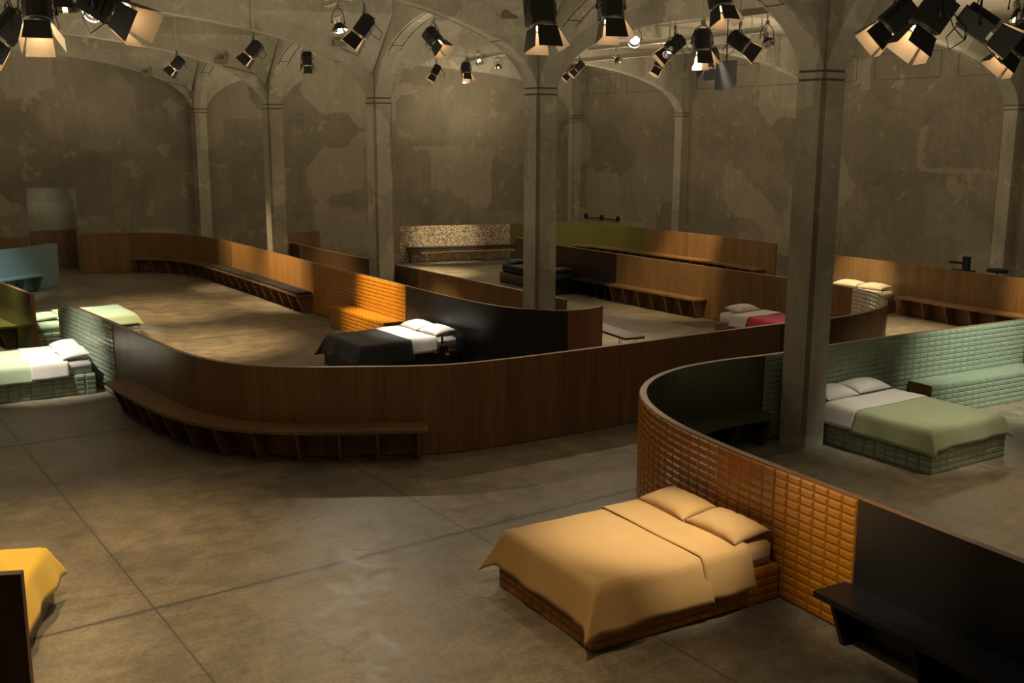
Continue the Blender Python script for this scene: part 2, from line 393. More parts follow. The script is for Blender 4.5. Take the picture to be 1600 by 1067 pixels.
def strip(mb, path, a, b, o0, o1, z0, z1, step=.12, mats=(0,1,2)):
    """band following the path from offset o0 (right face) to o1; materials right, left, top/ends"""
    n = max(1, int((b-a)/step)); R = []
    for k in range(n+1):
        p, t, nn = path.at(a+(b-a)*k/n); R.append((p+nn*o0, p+nn*o1))
    V = lambda q, z: (q.x, q.y, z)
    for (r0, l0), (r1, l1) in zip(R, R[1:]):
        mb.quad(V(r0,z0), V(r1,z0), V(r1,z1), V(r0,z1), mats[0]); mb.quad(V(l1,z0), V(l0,z0), V(l0,z1), V(l1,z1), mats[1])
        mb.quad(V(r0,z1), V(r1,z1), V(l1,z1), V(l0,z1), mats[2]); mb.quad(V(r0,z0), V(l0,z0), V(l1,z0), V(r1,z0), mats[2])
    for r, l in (R[0], R[-1]): mb.quad(V(r,z0), V(l,z0), V(l,z1), V(r,z1), mats[2])
TW, THH = .1545, .0772
def tile_mesh(name, mat, w=.1525, h=.0752, d=.016, bev=.019):
    mb = MB(); x, z = w/2, h/2; a = [(-x,0,-z),(x,0,-z),(x,0,z),(-x,0,z)]; m = [(-x,d*.35,-z),(x,d*.35,-z),(x,d*.35,z),(-x,d*.35,z)]
    c = [(-x+bev,d,-z+bev),(x-bev,d,-z+bev),(x-bev,d,z-bev),(-x+bev,d,z-bev)]
    for k in range(4):
        j = (k+1) % 4; mb.quad(a[k], a[j], m[j], m[k]); mb.quad(m[k], m[j], c[j], c[k])
    mb.quad(*c)
    return mb.mesh(name, [mat])
TILE = {k: tile_mesh('tile', M[k]) for k in ('orange', 'mint', 'white_tile')}
def put_tiles(parent, spots, key, limit=300):
    """spots: (world pos, Matrix3 rotation). Nearest `limit` are objects of their own, the rest one stuff part"""
    spots = sorted(spots, key=lambda s: (s[0]-CAMP).length); me = TILE[key]; inv = Matrix.Rotation(-parent.rotation_euler.z, 4, 'Z') @ Matrix.Translation(-Vector(parent.location))
    for p, r in spots[:limit]:
        o = bpy.data.objects.new('tile', me); COL.objects.link(o); o.parent = parent; o.matrix_basis = inv @ (Matrix.Translation(p) @ r.to_4x4())
    if len(spots) > limit:
        mb = MB()
        for p, r in spots[limit:]:
            i = len(mb.v); X = inv @ (Matrix.Translation(p) @ r.to_4x4())
            mb.v += [X @ v.co for v in me.vertices]; mb.f += [tuple(i+k for k in f.vertices) for f in me.polygons]; mb.m += [0]*len(me.polygons)
        tag(part('tile_field', mb, M[key], parent, local=True), kind='stuff')
def path_tiles(path, a, b, side, off, rows=15, z0=.012, skip=None):
    out = []; n = int(round((b-a)/TW)); st = (b-a)/n
    for c in range(n):
        p, t, nn = path.at(a+st*(c+.5)); nn = nn*side
        # tile local x along wall, y outward, z up
        ang = math.atan2(nn.y, nn.x)-PI/2
        r = Matrix.Rotation(ang, 3, 'Z')
        for k in range(rows):
            if skip and skip(p, k): continue
            q = p+nn*off; out.append((Vector((q.x, q.y, z0+THH*(k+.5))), r))
    return out
def flat_tiles(o, ux, uy, nx, ny, R):
    """grid of tiles on a plane: origin o, unit vectors ux (tile length) and uy (tile height)"""
    return [(o+ux*(TW*(i+.5))+uy*(THH*(j+.5)), R) for i in range(nx) for j in range(ny)]

A_ = 5.974; HW = .19; SP_Z = 4.75; CEIL = 6.85
# ------------------------------------------------------------------ room shell
mb = MB(); mb.quad((-15,-14,0),(15.2,-14,0),(15.2,26,0),(-15,26,0)); struct('floor', mb, M['floor'])
YB = 4*A_+.05
mb = MB()   # back wall with a door alcove between x -5.1 and -3.76
t = .3
def wallbox(mb, x0, x1, z0, z1): mb.box((x0, YB, z0), (x1, YB+t, z1))
wallbox(mb, -15, -5.12, 0, CEIL); wallbox(mb, -3.78, 15.3, 0, CEIL); wallbox(mb, -5.12, -3.78, 2.55, CEIL)
struct('wall_back', mb, M['wall'])
mb = MB(); mb.box((-5.7, YB+1.5, 0), (-3.2, YB+1.6, 3.2)); mb.box((-5.7, YB+t, 0), (-5.6, YB+1.5, 3.2)); mb.box((-3.3, YB+t, 0), (-3.2, YB+1.5, 3.2)); mb.box((-5.7, YB+t, 2.62), (-3.2, YB+1.6, 2.7))
struct('wall_alcove', mb, M['alcove'])
mb = MB(); mb.box((-5.6, YB+1.4, .1), (-3.3, YB+1.5, 1.2)); struct('trim_1', mb, M['wood'])
mb = MB(); mb.box((15.02, -14, 0), (15.3, YB+.3, CEIL)); struct('wall_right', mb, M['wall'])
mb = MB(); mb.box((-15.3, -14, 0), (-15, YB+.3, CEIL)); struct('wall_left', mb, M['wall'])
mb = MB(); mb.quad((-15,-1.2,CEIL),(15.1,-1.2,CEIL),(15.1,YB+.1,CEIL),(-15,YB+.1,CEIL)); mb.quad((-15,-1.2,CEIL+.1),(15.1,-1.2,CEIL+.1),(15.1,YB+.1,CEIL+.1),(-15,YB+.1,CEIL+.1)); struct('ceiling', mb, M['ceil'])
# faint rectangular mouldings high on the right wall
k = 2
for (y0, y1) in ((8.2,10.3),(10.9,11.6),(12.6,17.4),(18.4,21.0),(21.6,23.3),(6.6,7.7)):
    mb = MB(); x = 15.02
    for (a, b, c, d) in ((y0,y1,5.66,5.675),(y0,y1,6.36,6.375),(y0,y0+.015,5.66,6.37),(y1-.015,y1,5.66,6.37)): mb.box((x-.008, a, c), (x+.01, b, d))
    struct('trim_%d' % k, mb, M['groove']); k += 1

# pillars
def shaft(mb, cx, cy, hx, hy, z0, z1, ch=.035, m=0):
    P = [(-hx+ch,-hy),(hx-ch,-hy),(hx,-hy+ch),(hx,hy-ch),(hx-ch,hy),(-hx+ch,hy),(-hx,hy-ch),(-hx,-hy+ch)]
    k0 = len(mb.m); mb.prism(P, z0, z1, lambda u, v, w: (cx+u, cy+v, w), m)
    if m == 0:
        for k in (1, 3, 5, 7): mb.m[k0+2+k] = 2
def pillar(cx, cy, label, hx=.228, hy=.228, cat='pillar', name='concrete_pillar', group=None):
    r = thing(name, label, cat, (cx, cy, 0), group=group)
    mb = MB(); shaft(mb, cx, cy, hx, hy, 0, SP_Z-.005, .05); part('shaft', mb, [M['conc'], M['groove'], M['concdark']], r)
    mb = MB(); shaft(mb, cx, cy, hx-.012, hy-.012, SP_Z-.005, SP_Z+.025, m=1); shaft(mb, cx, cy, hx+.003, hy+.003, SP_Z+.025, SP_Z+.10); shaft(mb, cx, cy, hx-.012, hy-.012, SP_Z+.10, SP_Z+.13, m=1)
    part('collar_band', mb, [M['conc'], M['groove'], M['concdark']], r)
    mb = MB(); shaft(mb, cx, cy, hx-.01, hy-.01, SP_Z+.13, CEIL, ch=.05); part('upper_shaft', mb, [M['conc'], M['groove'], M['concdark']], r)
    return r
pillar(0, 0, 'nearest and thickest concrete pillar, standing beside the green bed')
pillar(0, A_, 'concrete pillar rising behind the curved black partition in the middle')
pillar(0, 2*A_, 'concrete pillar behind the orange tiled partition')
pillar(0, 3*A_, 'slimmest free-standing concrete pillar, behind the golden wood partition at left')
pillar(0, YB-.02, 'concrete pilaster on the back wall at left, above the wood partition', .228, .26, 'pilaster', 'wall_pilaster')
pillar(15.0, 3*A_, 'concrete pilaster on the right wall above the dark wood end of the rear partition', .26, .228, 'pilaster', 'wall_pilaster')
pillar(15.0, A_, 'concrete pilaster on the right wall at the far right of the view', .26, .228, 'pilaster', 'wall_pilaster')
pillar(15.0, 2*A_, 'concrete pilaster on the right wall hidden by the nearest pillar', .26, .228, 'pilaster', 'wall_pilaster')
pillar(14.95, YB, 'concrete corner pilaster where back and right walls meet', .3, .3, 'pilaster', 'wall_pilaster')
# arches
TR = [(0,0),(.06,.14),(.14,.27),(.27,.42),(.42,.54),(.6,.66),(.82,.77),(1.1,.88),(1.5,1.01),(2.0,1.14),(2.6,1.26),(3.3,1.36),(4.2,1.46),(5.2,1.53),(6.2,1.57),(7.35,1.6)]
LO = [(0,0),(.05,.15),(.12,.32),(.22,.52),(.36,.75),(.55,.94),(.8,1.11),(1.15,1.29),(1.6,1.44),(2.1,1.55),(2.76,1.62)]
def arch(name, fn, prof, span, label, cat='arch', hw=HW, g0=.75):
    """fn(u along span, v across, z); prof half profile from springing"""
    pts = [(d, h) for d, h in prof] + [(span-d, h) for d, h in reversed(prof[:-1] if abs(prof[-1][0]*2-span) < .2 else prof)]
    r = thing(name, label, cat, fn(0, 0, 0) if False else fn(span/2, 0, SP_Z+1.6))
    mb = MB(); Z0 = SP_Z+.13
    cs = [-hw, -hw+.045, -hw+.045, -hw+.07, -hw+.07, hw-.07, hw-.07, hw-.045, hw-.045, hw]
    gz = [0, 0, 1, 1, 0, 0, 1, 1, 0, 0]
    def row(d, h):
        k = 1 if (min(d, span-d) > g0) else 0
        return [fn(d, c, Z0+h+g*k*.022) for c, g in zip(cs, gz)]
    for (d0, h0), (d1, h1) in zip(pts, pts[1:]):
        ra, rb = row(d0, h0), row(d1, h1)
        for j in range(9):
            mb.quad(ra[j], rb[j], rb[j+1], ra[j+1], 1 if j in (1, 2, 3, 5, 6, 7) and (gz[j] or gz[j+1]) and min(d0, span-d0) > g0 else 0)
        for v in (-hw, hw): mb.quad(fn(d0, v, Z0+h0), fn(d1, v, Z0+h1), fn(d1, v, CEIL), fn(d0, v, CEIL))
    part('arch_rib', mb, [M['conc'], M['groove']], r)
    # cross grooves closing the recessed panel
    for s in (0, 1):
        mb = MB()
        for i in range(len(prof)-1):
            if prof[i][0] <= g0 < prof[i+1][0]:
                f = .5; d0 = prof[i][0]+(prof[i+1][0]-prof[i][0])*.55; h = prof[i][1]+(prof[i+1][1]-prof[i][1])*.55
                sl = (prof[i+1][1]-prof[i][1])/(prof[i+1][0]-prof[i][0]); d1 = d0+.02; h1 = h+.02*sl
                if s: d0, d1 = span-d0, span-d1
                q = [fn(d0, -hw+.045, Z0+h-.003), fn(d0, hw-.045, Z0+h-.003), fn(d1, hw-.045, Z0+h1-.003), fn(d1, -hw+.045, Z0+h1-.003)]
                q2 = [fn(d0, -hw+.045, Z0+h+.01), fn(d0, hw-.045, Z0+h+.01), fn(d1, hw-.045, Z0+h1+.01), fn(d1, -hw+.045, Z0+h1+.01)]
                mb.quad(*q); mb.quad(*q2)
                for e in range(4): mb.quad(q[e], q[(e+1) % 4], q2[(e+1) % 4], q2[e])
        part('panel_groove', mb, M['groove'], r)
    return r
wh = ['beside the nearest pillar', 'springing from the pillar behind the black partition', 'springing from the pillar behind the orange tiles', 'springing from the slimmest free pillar', 'set against the back wall']
for i in range(5):
    y = i*A_ if i < 4 else YB-.05
    arch('wide_arch', lambda u, v, z, y=y: (-.21-u, y+v, z), TR, 14.79, 'wide concrete arch running left, '+wh[i])
    arch('wide_arch', lambda u, v, z, y=y: (.21+u, y+v, z), TR, 14.53, 'wide concrete arch running right, '+wh[i])
lw = ['between the nearest pillar and the one behind the black partition', 'between the black-partition pillar and the orange-tile pillar', 'between the orange-tile pillar and the slimmest pillar', 'between the slimmest pillar and the back wall']
for i in range(4):
    arch('short_arch', lambda u, v, z, y=i*A_+.21: (v, y+u, z), LO, A_-.42, 'short concrete arch '+lw[i])
arch('short_arch', lambda u, v, z: (v, -.21-u, z), LO, A_-.42, 'short concrete arch coming forward from the nearest pillar')
# triangular vault fillets where the bay ceiling meets each wide arch
for i in range(1, 5):
    yf = (i*A_ if i < 4 else YB-.05)-HW
    for sx, word in ((-1, 'left'), (1, 'right')):
        mb = MB(); S = [(3.0, 6.50), (2.6, 6.44), (2.2, 6.36), (1.8, 6.27), (1.4, 6.16), (1.0, 6.0), (.6, 5.74), (.25, 5.35)]
        n = len(S); Lp = [(3.0-2.8*k/(n-1), yf-.9*k/(n-1), 6.5+.03*k/(n-1)) for k in range(n)]
        for k in range(n-1):
            a = (sx*S[k][0], yf, S[k][1]); b = (sx*S[k+1][0], yf, S[k+1][1]); c = (sx*Lp[k+1][0], Lp[k+1][1], Lp[k+1][2]); d = (sx*Lp[k][0], Lp[k][1], Lp[k][2])
            mb.quad(a, b, c, d); up = lambda q: (q[0], q[1], CEIL)
            mb.quad(d, c, up(c), up(d))
        single('vault_fillet', mb, M['conc'], 'curved vault fillet, %s side, on the arch %s' % (word, wh[i]), 'vault fillet', loc=(0,0,0))

# ------------------------------------------------------------------ partitions
def partition(name, label, path, sections, h=PH):
    """sections: (s0, s1, right material, left material); returns root"""
    p, _, _ = path.at(sections[0][0]); r = thing(name, label, 'partition', (p.x, p.y, 0))
    for (a, b, mr, ml) in sections:
        mb = MB(); strip(mb, path, a+.0025, b-.0025, TH/2, -TH/2, .012, h, mats=(0, 1, 2)); part('panel', mb, [M[mr], M[ml], M['edge']], r)
    mb = MB(); strip(mb, path, sections[0][0]+.01, sections[-1][1]-.01, TH/2-.015, -TH/2+.015, 0, .02, mats=(0,0,0)); part('plinth', mb, M['blackmatt'], r)
    return r
PA = Path([(-7.1,10.65),(-7.0,9.2),(-6.9,7.73),(-6.83,6.1),(-6.72,4.85),(-6.47,4.0),(-6.1,3.48),(-5.6,3.08),(-5.2,2.84),(-4.6,2.48),(-4.1,2.27),(-3.28,2.15),(-2.33,2.09),(-1.1,2.04),(.2,2.0),(1.7,1.92),(2.76,1.80),(3.67,1.85),(4.55,2.08),(5.1,2.42),(5.6,2.92),(5.95,3.6),(6.08,4.4),(6.1,5.5),(6.1,7),(6.12,9),(6.12,10.95),(6.14,13.0),(6.25,14.4),(6.56,16.0)])
sA = PA.near(-6.9, 7.73); sB = PA.near(-5.2, 2.84); sU = PA.near(4.75, 2.2); sU2 = PA.near(5.98, 3.75); sD = PA.near(6.12, 10.95)
s1 = PA.near(-1.2, 2.04); s2 = PA.near(1.7, 1.92)
RA = partition('wood_partition', 'long walnut partition snaking through the middle in a U, with mint tiled left end', PA,
  [(0, sA, 'mintgrout', 'wood'), (sA, sB, 'wood', 'wood'), (sB, s1, 'wood', 'wood'), (s1, s2, 'wood', 'wood'), (s2, sU, 'wooddark', 'woodred'), (sU, sU2, 'wooddark', 'whitegrout'), (sU2, sD, 'wood', 'wood'), (sD, PA.len, 'plum', 'plum')])
put_tiles(RA, path_tiles(PA, .005, sA-.01, 1, TH/2), 'mint')
put_tiles(RA, path_tiles(PA, sU, sU2, -1, TH/2), 'white_tile')
PB = Path([(-3.72,23.86),(-2.85,23.6),(-1.95,23.15),(-1.35,22.4),(-1.0,21.3),(-.9,20),(-.88,18.3),(-.92,15.6),(-1.0,13.35),(-1.04,10.9),(-1.08,8.85),(-1.1,7.25),(-1.03,6.1),(-.9,5.6),(-.65,5.12),(-.28,4.8),(.1,4.74),(.5,4.84)])
b1 = PB.near(-1.0, 13.35); b2 = PB.near(-1.08, 8.85); b3 = PB.near(-.28, 4.8); b0 = PB.near(-1.35, 22.4); b00 = PB.near(-.89, 19)
RB = partition('wood_partition', 'curving partition from the back wall: golden wood, orange tiles, then black', PB,
  [(0, b0, 'wood', 'wood'), (b0, b00, 'wood', 'wood'), (b00, b1, 'woodlight', 'wooddark'), (b1, b2, 'orgrout', 'wooddark'), (b2, b3, 'black', 'wooddark'), (b3, PB.len, 'woodred', 'wooddark')])
put_tiles(RB, path_tiles(PB, b1+.005, b2-.005, 1, TH/2), 'orange')
PC = Path([(.45,5.78),(.43,7.7),(.41,9.8),(.40,13.3),(.42,18.2),(.52,19.5),(.95,20.5),(1.7,20.93),(2.6,20.93)])
c1 = PC.near(.4, 11)
partition('wood_partition', 'low dark walnut partition passing just behind the middle pillars', PC, [(0, PC.near(.43, 8.2), 'wooddark', 'wood'), (PC.near(.43, 8.2), c1, 'wooddark', 'wood'), (c1, PC.near(.42, 16), 'wooddark', 'wooddark'), (PC.near(.42, 16), PC.len, 'wood', 'wooddark')])
PD = Path([(5.5,21.1),(7.0,20.6),(9.15,20.05),(10.2,19.9),(11.05,19.5),(11.6,18.7),(11.75,17.5),(11.76,16.1),(11.76,13.3),(11.45,10.47)])
d1 = PD.near(9.15, 20.05); d2 = PD.near(11.76, 16.1)
partition('speckled_partition', 'rear partition with speckled cork wall, moss green curve and wood end', PD, [(0, d1, 'speckle', 'wooddark'), (d1, d2, 'green', 'wooddark'), (d2, PD.len, 'wood', 'wooddark')])
PE = Path([(10.45,7.8),(10.4,5.95),(10.2,4.1),(10.1,2.6),(10.0,.5),(10.0,-2.0)])
partition('wood_partition', 'walnut partition behind the beige bed at far right', PE, [(0, PE.near(10.4, 6.1), 'wood', 'wooddark'), (PE.near(10.4, 6.1), PE.near(10.18, 3.9), 'wood', 'wooddark'), (PE.near(10.18, 3.9), PE.len, 'wood', 'wooddark')])
PF = Path([(5.35,-.02),(3.8,.13),(2.36,.28),(.95,.36),(-.17,.39),(-1.1,.5),(-1.82,.47),(-2.45,.26),(-2.92,-.06),(-3.25,-.43),(-3.5,-.86),(-3.72,-1.46),(-3.87,-2.22),(-3.95,-2.86),(-4.01,-3.5),(-4.05,-3.93),(-4.12,-4.6),(-4.2,-5.4),(-4.3,-6.6)])
f1 = PF.near(-.39, .41); f2 = PF.near(-2.2, .37); f3 = PF.near(-4.05, -3.93)
RF = partition('tiled_partition', 'nearest partition curling from mint tiles round to orange tiles and black panel', PF,
  [(0, f1, 'wooddark', 'mintgrout'), (f1, f2, 'wooddark', 'dgreen'), (f2, f3, 'orgrout', 'dgreen'), (f3, PF.len, 'black', 'dgreen')])
put_tiles(RF, path_tiles(PF, .01, f1-.005, -1, TH/2), 'mint')
# orange tiles belong to their own wall section
put_tiles(RF, path_tiles(PF, f2, f3-.01, 1, TH/2), 'orange')
PG = Path([(-8.1,17.2),(-7.56,13.89),(-7.35,11.72)])
partition('olive_partition', 'olive-brown glossy partition with orange wood edge at far left', PG, [(0, PG.len, 'olive', 'olive')])
PBL = Path([(-9.6,18.65),(-6.5,20.4),(-4.95,21.32)])
partition('blue_partition', 'pale blue partition at far left in front of the alcove', PBL, [(0, PBL.len, 'blue', 'bluegrey')])
PH_ = Path([(-9.92,-1.65),(-10.7,-1.29),(-11.8,-.78)], smooth=False)
partition('wood_partition', 'short dark walnut partition end at the bottom left corner', PH_, [(0, PH_.len, 'wooddark', 'wooddark')])
PW = Path([(-14.8,23.8),(-5.17,23.8)], smooth=False)
partition('wall_panelling', 'low walnut panelling along the back wall left of the alcove', PW, [(0, 6, 'wood', 'wood'), (6, PW.len, 'wood', 'wood')])

# ------------------------------------------------------------------ benches
def bench(label, path, a, b, side, depth, mat, nfin, name='wood_bench', top=.45, th=.04, fin_mat=None, ends=(.12,.12), bot=.5):
    p, _, _ = path.at((a+b)/2); r = thing(name, label, 'bench', (p.x, p.y, 0)); o0 = side*(TH/2+.004)
    mb = MB(); strip(mb, path, a, b, o0, o0+side*depth, top-th, top, mats=(0,0,0)); part('seat', mb, M[mat], r)
    for k in range(nfin):
        s = a+ends[0]+(b-a-ends[0]-ends[1])*k/max(1, nfin-1); p, t, n = path.at(s); n = n*side
        mb = MB(); o = TH/2+.004; q = [(o, 0), (o+depth*bot, 0), (o+depth*.9, top-th), (o, top-th)]
        mb.prism(q, -.02, .02, lambda u, v, w: (p.x+n.x*u+t.x*w, p.y+n.y*u+t.y*w, v)); part('support', mb, M[fin_mat or mat], r)
    return r
bench('long curved walnut bench on the near side of the big partition', PA, PA.near(-6.87, 7.0), PA.near(-4.45, 2.4), 1, .40, 'wood', 12, ends=(.2,.12))
bench('golden wood bench under the black cushions beside the curved partition', PB, PB.near(-2.4, 23.4), PB.near(-1.0, 13.4), 1, .42, 'wood', 18)
bench('walnut bench along the inner side of the rear straight partition', PA, PA.near(6.11, 7.75), PA.near(6.12, 10.95), -1, .36, 'wood', 7)
bench('black bench continuing beyond the walnut bench on the rear partition', PA, PA.near(6.12, 10.96), PA.near(6.13, 12.3), -1, .36, 'black', 4, 'black_bench')
bench('low bench along the rear right wood and green partition', PD, PD.near(11.3, 19.2), PD.near(11.5, 10.8), 1, .42, 'wood', 16)
bench('walnut bench along the partition at far right', PE, PE.near(10.38, 5.55), PE.near(10.02, .5), 1, .40, 'wood', 9)
bench('black bench under the black panel at the bottom right corner', PF, PF.near(-4.04, -3.86), PF.near(-4.28, -6.5), 1, .38, 'black', 4, 'black_bench', fin_mat='black', ends=(.16,.1), th=.05)
bench('dark green bench inside the curl of the nearest partition', PF, PF.near(-.45, .4), PF.near(-2.9, -.05), -1, .42, 'dgreen', 5, 'green_bench', ends=(.1,.3))
bench('yellow-olive bench on the olive partition at far left', PG, PG.near(-8.0, 16.5), PG.near(-7.45, 12.75), 1, .36, 'olive_seat', 3, 'olive_bench', fin_mat='olive')
bench('blue bench in front of the pale blue partition', PBL, PBL.near(-9.4, 18.76), PBL.near(-5.6, 20.92), 1, .38, 'blue', 9, 'blue_bench')
# tiled seats
def tiled_seat(name, label, path, a, b, side, key, grout, depth=.42, top=.463, endcap=None):
    p, _, _ = path.at((a+b)/2); r = thing(name, label, 'bench', (p.x, p.y, 0)); o0 = side*(TH/2+.012)
    mb = MB(); strip(mb, path, a, b, o0, o0+side*depth, 0, top, mats=(0,0,0)); part('core', mb, M[grout], r)
    T = path_tiles(path, a, b, side, TH/2+.012+depth, rows=6, z0=0)
    n = int(round((b-a)/TW)); st = (b-a)/n
    for c in range(n):
        p, t, nn = path.at(a+st*(c+.5)); nn = nn*side; ang = math.atan2(nn.y, nn.x)-PI/2
        R = Matrix.Rotation(ang, 3, 'Z') @ Matrix.Rotation(PI/2, 3, 'X')
        for j in range(5):
            q = p+nn*(TH/2+.012+.04+THH*(j+.4)+.01); T.append((Vector((q.x, q.y, top)), R))
    put_tiles(r, T, key)
    if endcap:
        for e in endcap:
            s = a if e == 0 else b; p, t, nn = path.at(s); nn = nn*side; w = -.012 if e == 0 else .012
            mb = MB(); mb.prism([(TH/2, 0), (TH/2+depth+.02, 0), (TH/2+depth+.02, top+.01), (TH/2, top+.01)], 0, w, lambda u, v, q: (p.x+nn.x*u+t.x*q, p.y+nn.y*u+t.y*q, v))
            part('end_panel', mb, M['edge'], r, label='brown end panel')
    return r
tiled_seat('tiled_seat', 'mint tiled box seat beside the green bed with brown end', PF, PF.near(5.2, 0), PF.near(2.68, .25), -1, 'mint', 'mintgrout', endcap=(1,))
tiled_seat('tiled_seat', 'orange tiled box seat behind the black bed', PB, PB.near(-1.03, 11.5), PB.near(-1.08, 8.95), 1, 'orange', 'orgrout')

# ------------------------------------------------------------------ beds
def grid_mesh(nu, nv, fn, closed=False):
    mb = MB(); P = [[Vector(fn(i/nu, j/nv)) for j in range(nv+1)] for i in range(nu+1)]
    mb.v = [p for row in P for p in row]
    for i in range(nu):
        for j in range(nv):
            a = i*(nv+1)+j; mb.f.append((a, a+nv+1, a+nv+2, a+1)); mb.m.append(0)
    return mb
def rounded_box(mb, lo, hi, r=.03, m=0):
    i0 = len(mb.v); t = MB(); t.box(lo, hi); bm = bmesh.new(); me = t.mesh('tmp', []); bm.from_mesh(me)
    bmesh.ops.bevel(bm, geom=list(bm.edges), offset=r, segments=3, affect='EDGES')
    bm.verts.index_update(); mb.v += [v.co.copy() for v in bm.verts]
    for f in bm.faces: mb.f.append(tuple(i0+v.index for v in f.verts)); mb.m.append(m)
    bm.free(); bpy.data.meshes.remove(me)
def cover(name, label, cat, loc, rz, x0, x1, W, top, mat, drop=(.28,.28), foot=0, seed=0, lift=.012, wav=.012, fl=.24):
    """cloth over a mattress: spans x0..x1, hangs drop[0]/drop[1] at the sides and foot beyond x1"""
    rnd = random.Random(seed); ph = [rnd.uniform(0, 6.28) for _ in range(8)]
    dl, dr = drop; Lx = (x1-x0)+foot; Wd = W+dl+dr; nu = max(10, int(Lx/.04)); nv = max(10, int(Wd/.04))
    def fn(u, v):
        x = x0+u*Lx; y = -W/2-dl+v*Wd; a = max(0, x-x1) if foot else 0
        b = 0; sg = 0
        if y < -W/2: b = -W/2-y; sg = -1
        elif y > W/2: b = y-W/2; sg = 1
        X = min(x, x1) if foot else x; Y = max(-W/2, min(W/2, y)); z = top+lift
        mx = max(a, b); mn = min(a, b); rr = .035
        z -= mx+.16*mn if mx > 0 else 0
        w1 = .5+math.sin(x*7+ph[0])*.3+math.sin(x*13+ph[1])*.2; w2 = .5+math.sin(y*8+ph[2])*.3+math.sin(y*15+ph[3])*.2
        if a > 0: X += min(a, rr)*.4+a*fl+a*w2*wav*9+mn*.3
        if b > 0: Y += sg*(min(b, rr)*.4+b*fl+b*w1*wav*9+mn*.07)
        if mx == 0: z += .004*math.sin(x*5+ph[4])*math.sin(y*4+ph[5])+.003*math.sin(x*11+y*7+ph[6])
        e = max(a, b)
        if e > 0: z += wav*1.2*(math.sin(x*9+y*8+ph[7]))*e
        return (X, Y, max(z, .02))
    mb = grid_mesh(nu, nv, fn); o = single(name, mb, mat, label, cat, loc, rz, smooth=True)
    md = o.modifiers.new('sol', 'SOLIDIFY'); md.thickness = .007; md.offset = 1
    return o
def pillow(label, loc, rz, w, l, h, mat, tilt=0, seed=0, group=None):
    rnd = random.Random(seed); ph = [rnd.uniform(0, 6.28) for _ in range(4)]
    n1, n2 = 26, 18; mb = MB()
    for side in (1, -1):
        base = len(mb.v)
        for i in range(n1+1):
            for j in range(n2+1):
                u = -1+2*i/n1; v = -1+2*j/n2
                t = (max(0, 1-abs(u)**2.6)**.55)*(max(0, 1-abs(v)**2.6)**.55)
                pin = 1-.09*(1-abs(u)**3) * abs(v)**4 ; pin2 = 1-.09*(1-abs(v)**3)*abs(u)**4
                x = v*l/2*pin; y = u*w/2*pin2
                z = h*.5*t*side*(1 if side > 0 else .7)+ .004*math.sin(9*u+ph[0])*math.sin(7*v+ph[1])*t
                e = max(abs(u), abs(v)); z += .010*math.sin(u*16+ph[2])*max(0, e-.55)*t*side*1.5
                mb.v.append(Vector((x, y, z+h*.36)))
        for i in range(n1):
            for j in range(n2):
                a = base+i*(n2+1)+j; mb.f.append((a, a+n2+1, a+n2+2, a+1)); mb.m.append(0)
    if tilt:
        R = Matrix.Rotation(tilt, 3, 'Y'); mb.v = [R @ v for v in mb.v]
    o = single('pillow', mb, mat, label, 'pillow', loc, rz, group, smooth=True); return o
def bed(label, loc, rz, L_, W, base_mat, matt_mat, name='bed', tiles=None, bh=.31, top=.53, side_ledge=.045, flat=False, sides=(1,1)):
    """local x runs from headboard (0) to foot (L); y across"""
    r = thing(name, label, 'bed', loc, rz)
    w2 = W/2+side_ledge
    mb = MB(); mb.box((.01, -w2, .0), (L_, w2, bh)); part('base', mb, M[base_mat], r, local=True)
    mb = MB(); rounded_box(mb, (.05, -W/2, bh+.002), (L_-.06, W/2, top), .03); part('mattress', mb, M[matt_mat], r, local=True, smooth=True)
    if tiles:
        Mx = Matrix.Translation(Vector(loc)) @ Matrix.Rotation(rz, 4, 'Z'); R0 = Mx.to_3x3(); T = []
        nx = int(L_/TW); st = (L_-.01)/nx; ny = int(round(2*w2/TW)); sty = 2*w2/ny
        for i in range(nx):
            for k in range(4):
                for sg in (-1, 1):
                    R = R0 @ Matrix.Rotation(0 if sg > 0 else PI, 3, 'Z'); T.append((Mx @ Vector((.01+st*(i+.5), sg*w2, .002+THH*(k+.5))), R))
            for sg in (-1, 1): T.append((Mx @ Vector((.01+st*(i+.5), sg*(w2-.045), bh)), R0 @ Matrix.Rotation(PI/2, 3, 'X')))
        for i in range(ny):
            for k in range(4): T.append((Mx @ Vector((L_, -w2+sty*(i+.5), .002+THH*(k+.5))), R0 @ Matrix.Rotation(-PI/2, 3, 'Z')))
        put_tiles(r, T, tiles)
    return r
def at(loc, rz, x, y, z=0):
    c, s = math.cos(rz), math.sin(rz); return (loc[0]+c*x-s*y, loc[1]+s*x+c*y, z)
# ochre bed: headboard at the orange tiled wall, foot towards -x
def wallpt(path, x, y, off):
    p, t, n = path.at(path.near(x, y)); q = p+n*off; return (q.x, q.y, 0), math.atan2(n.y, n.x)
loc, rz = (-3.965, -2.36, 0), PI-.075
bed('double bed on an orange tiled base in the foreground', loc, rz, 2.02, 1.40, 'orgrout', 'ochre', tiles='orange', side_ledge=.045)
cover('bed_cover', 'ochre bedspread hanging over the foot and sides of the foreground bed', 'bedspread', loc, rz, .84, 1.97, 1.41, .53, M['ochre'], (.34,.36), .33, 3)
cover('folded_sheet', 'ochre top sheet folded back near the foreground pillows', 'sheet', loc, rz, .36, .90, 1.43, .545, M['ochre'], (.33,.35), 0, 5)
pillow('ochre pillow further from the camera on the foreground bed', at(loc, rz, .27, -.36, .535), rz, .70, .44, .17, M['ochre'], .12, 1)
pillow('ochre pillow nearer the camera on the foreground bed', at(loc, rz, .27, .34, .54), rz, .70, .44, .17, M['ochre'], .12, 2)
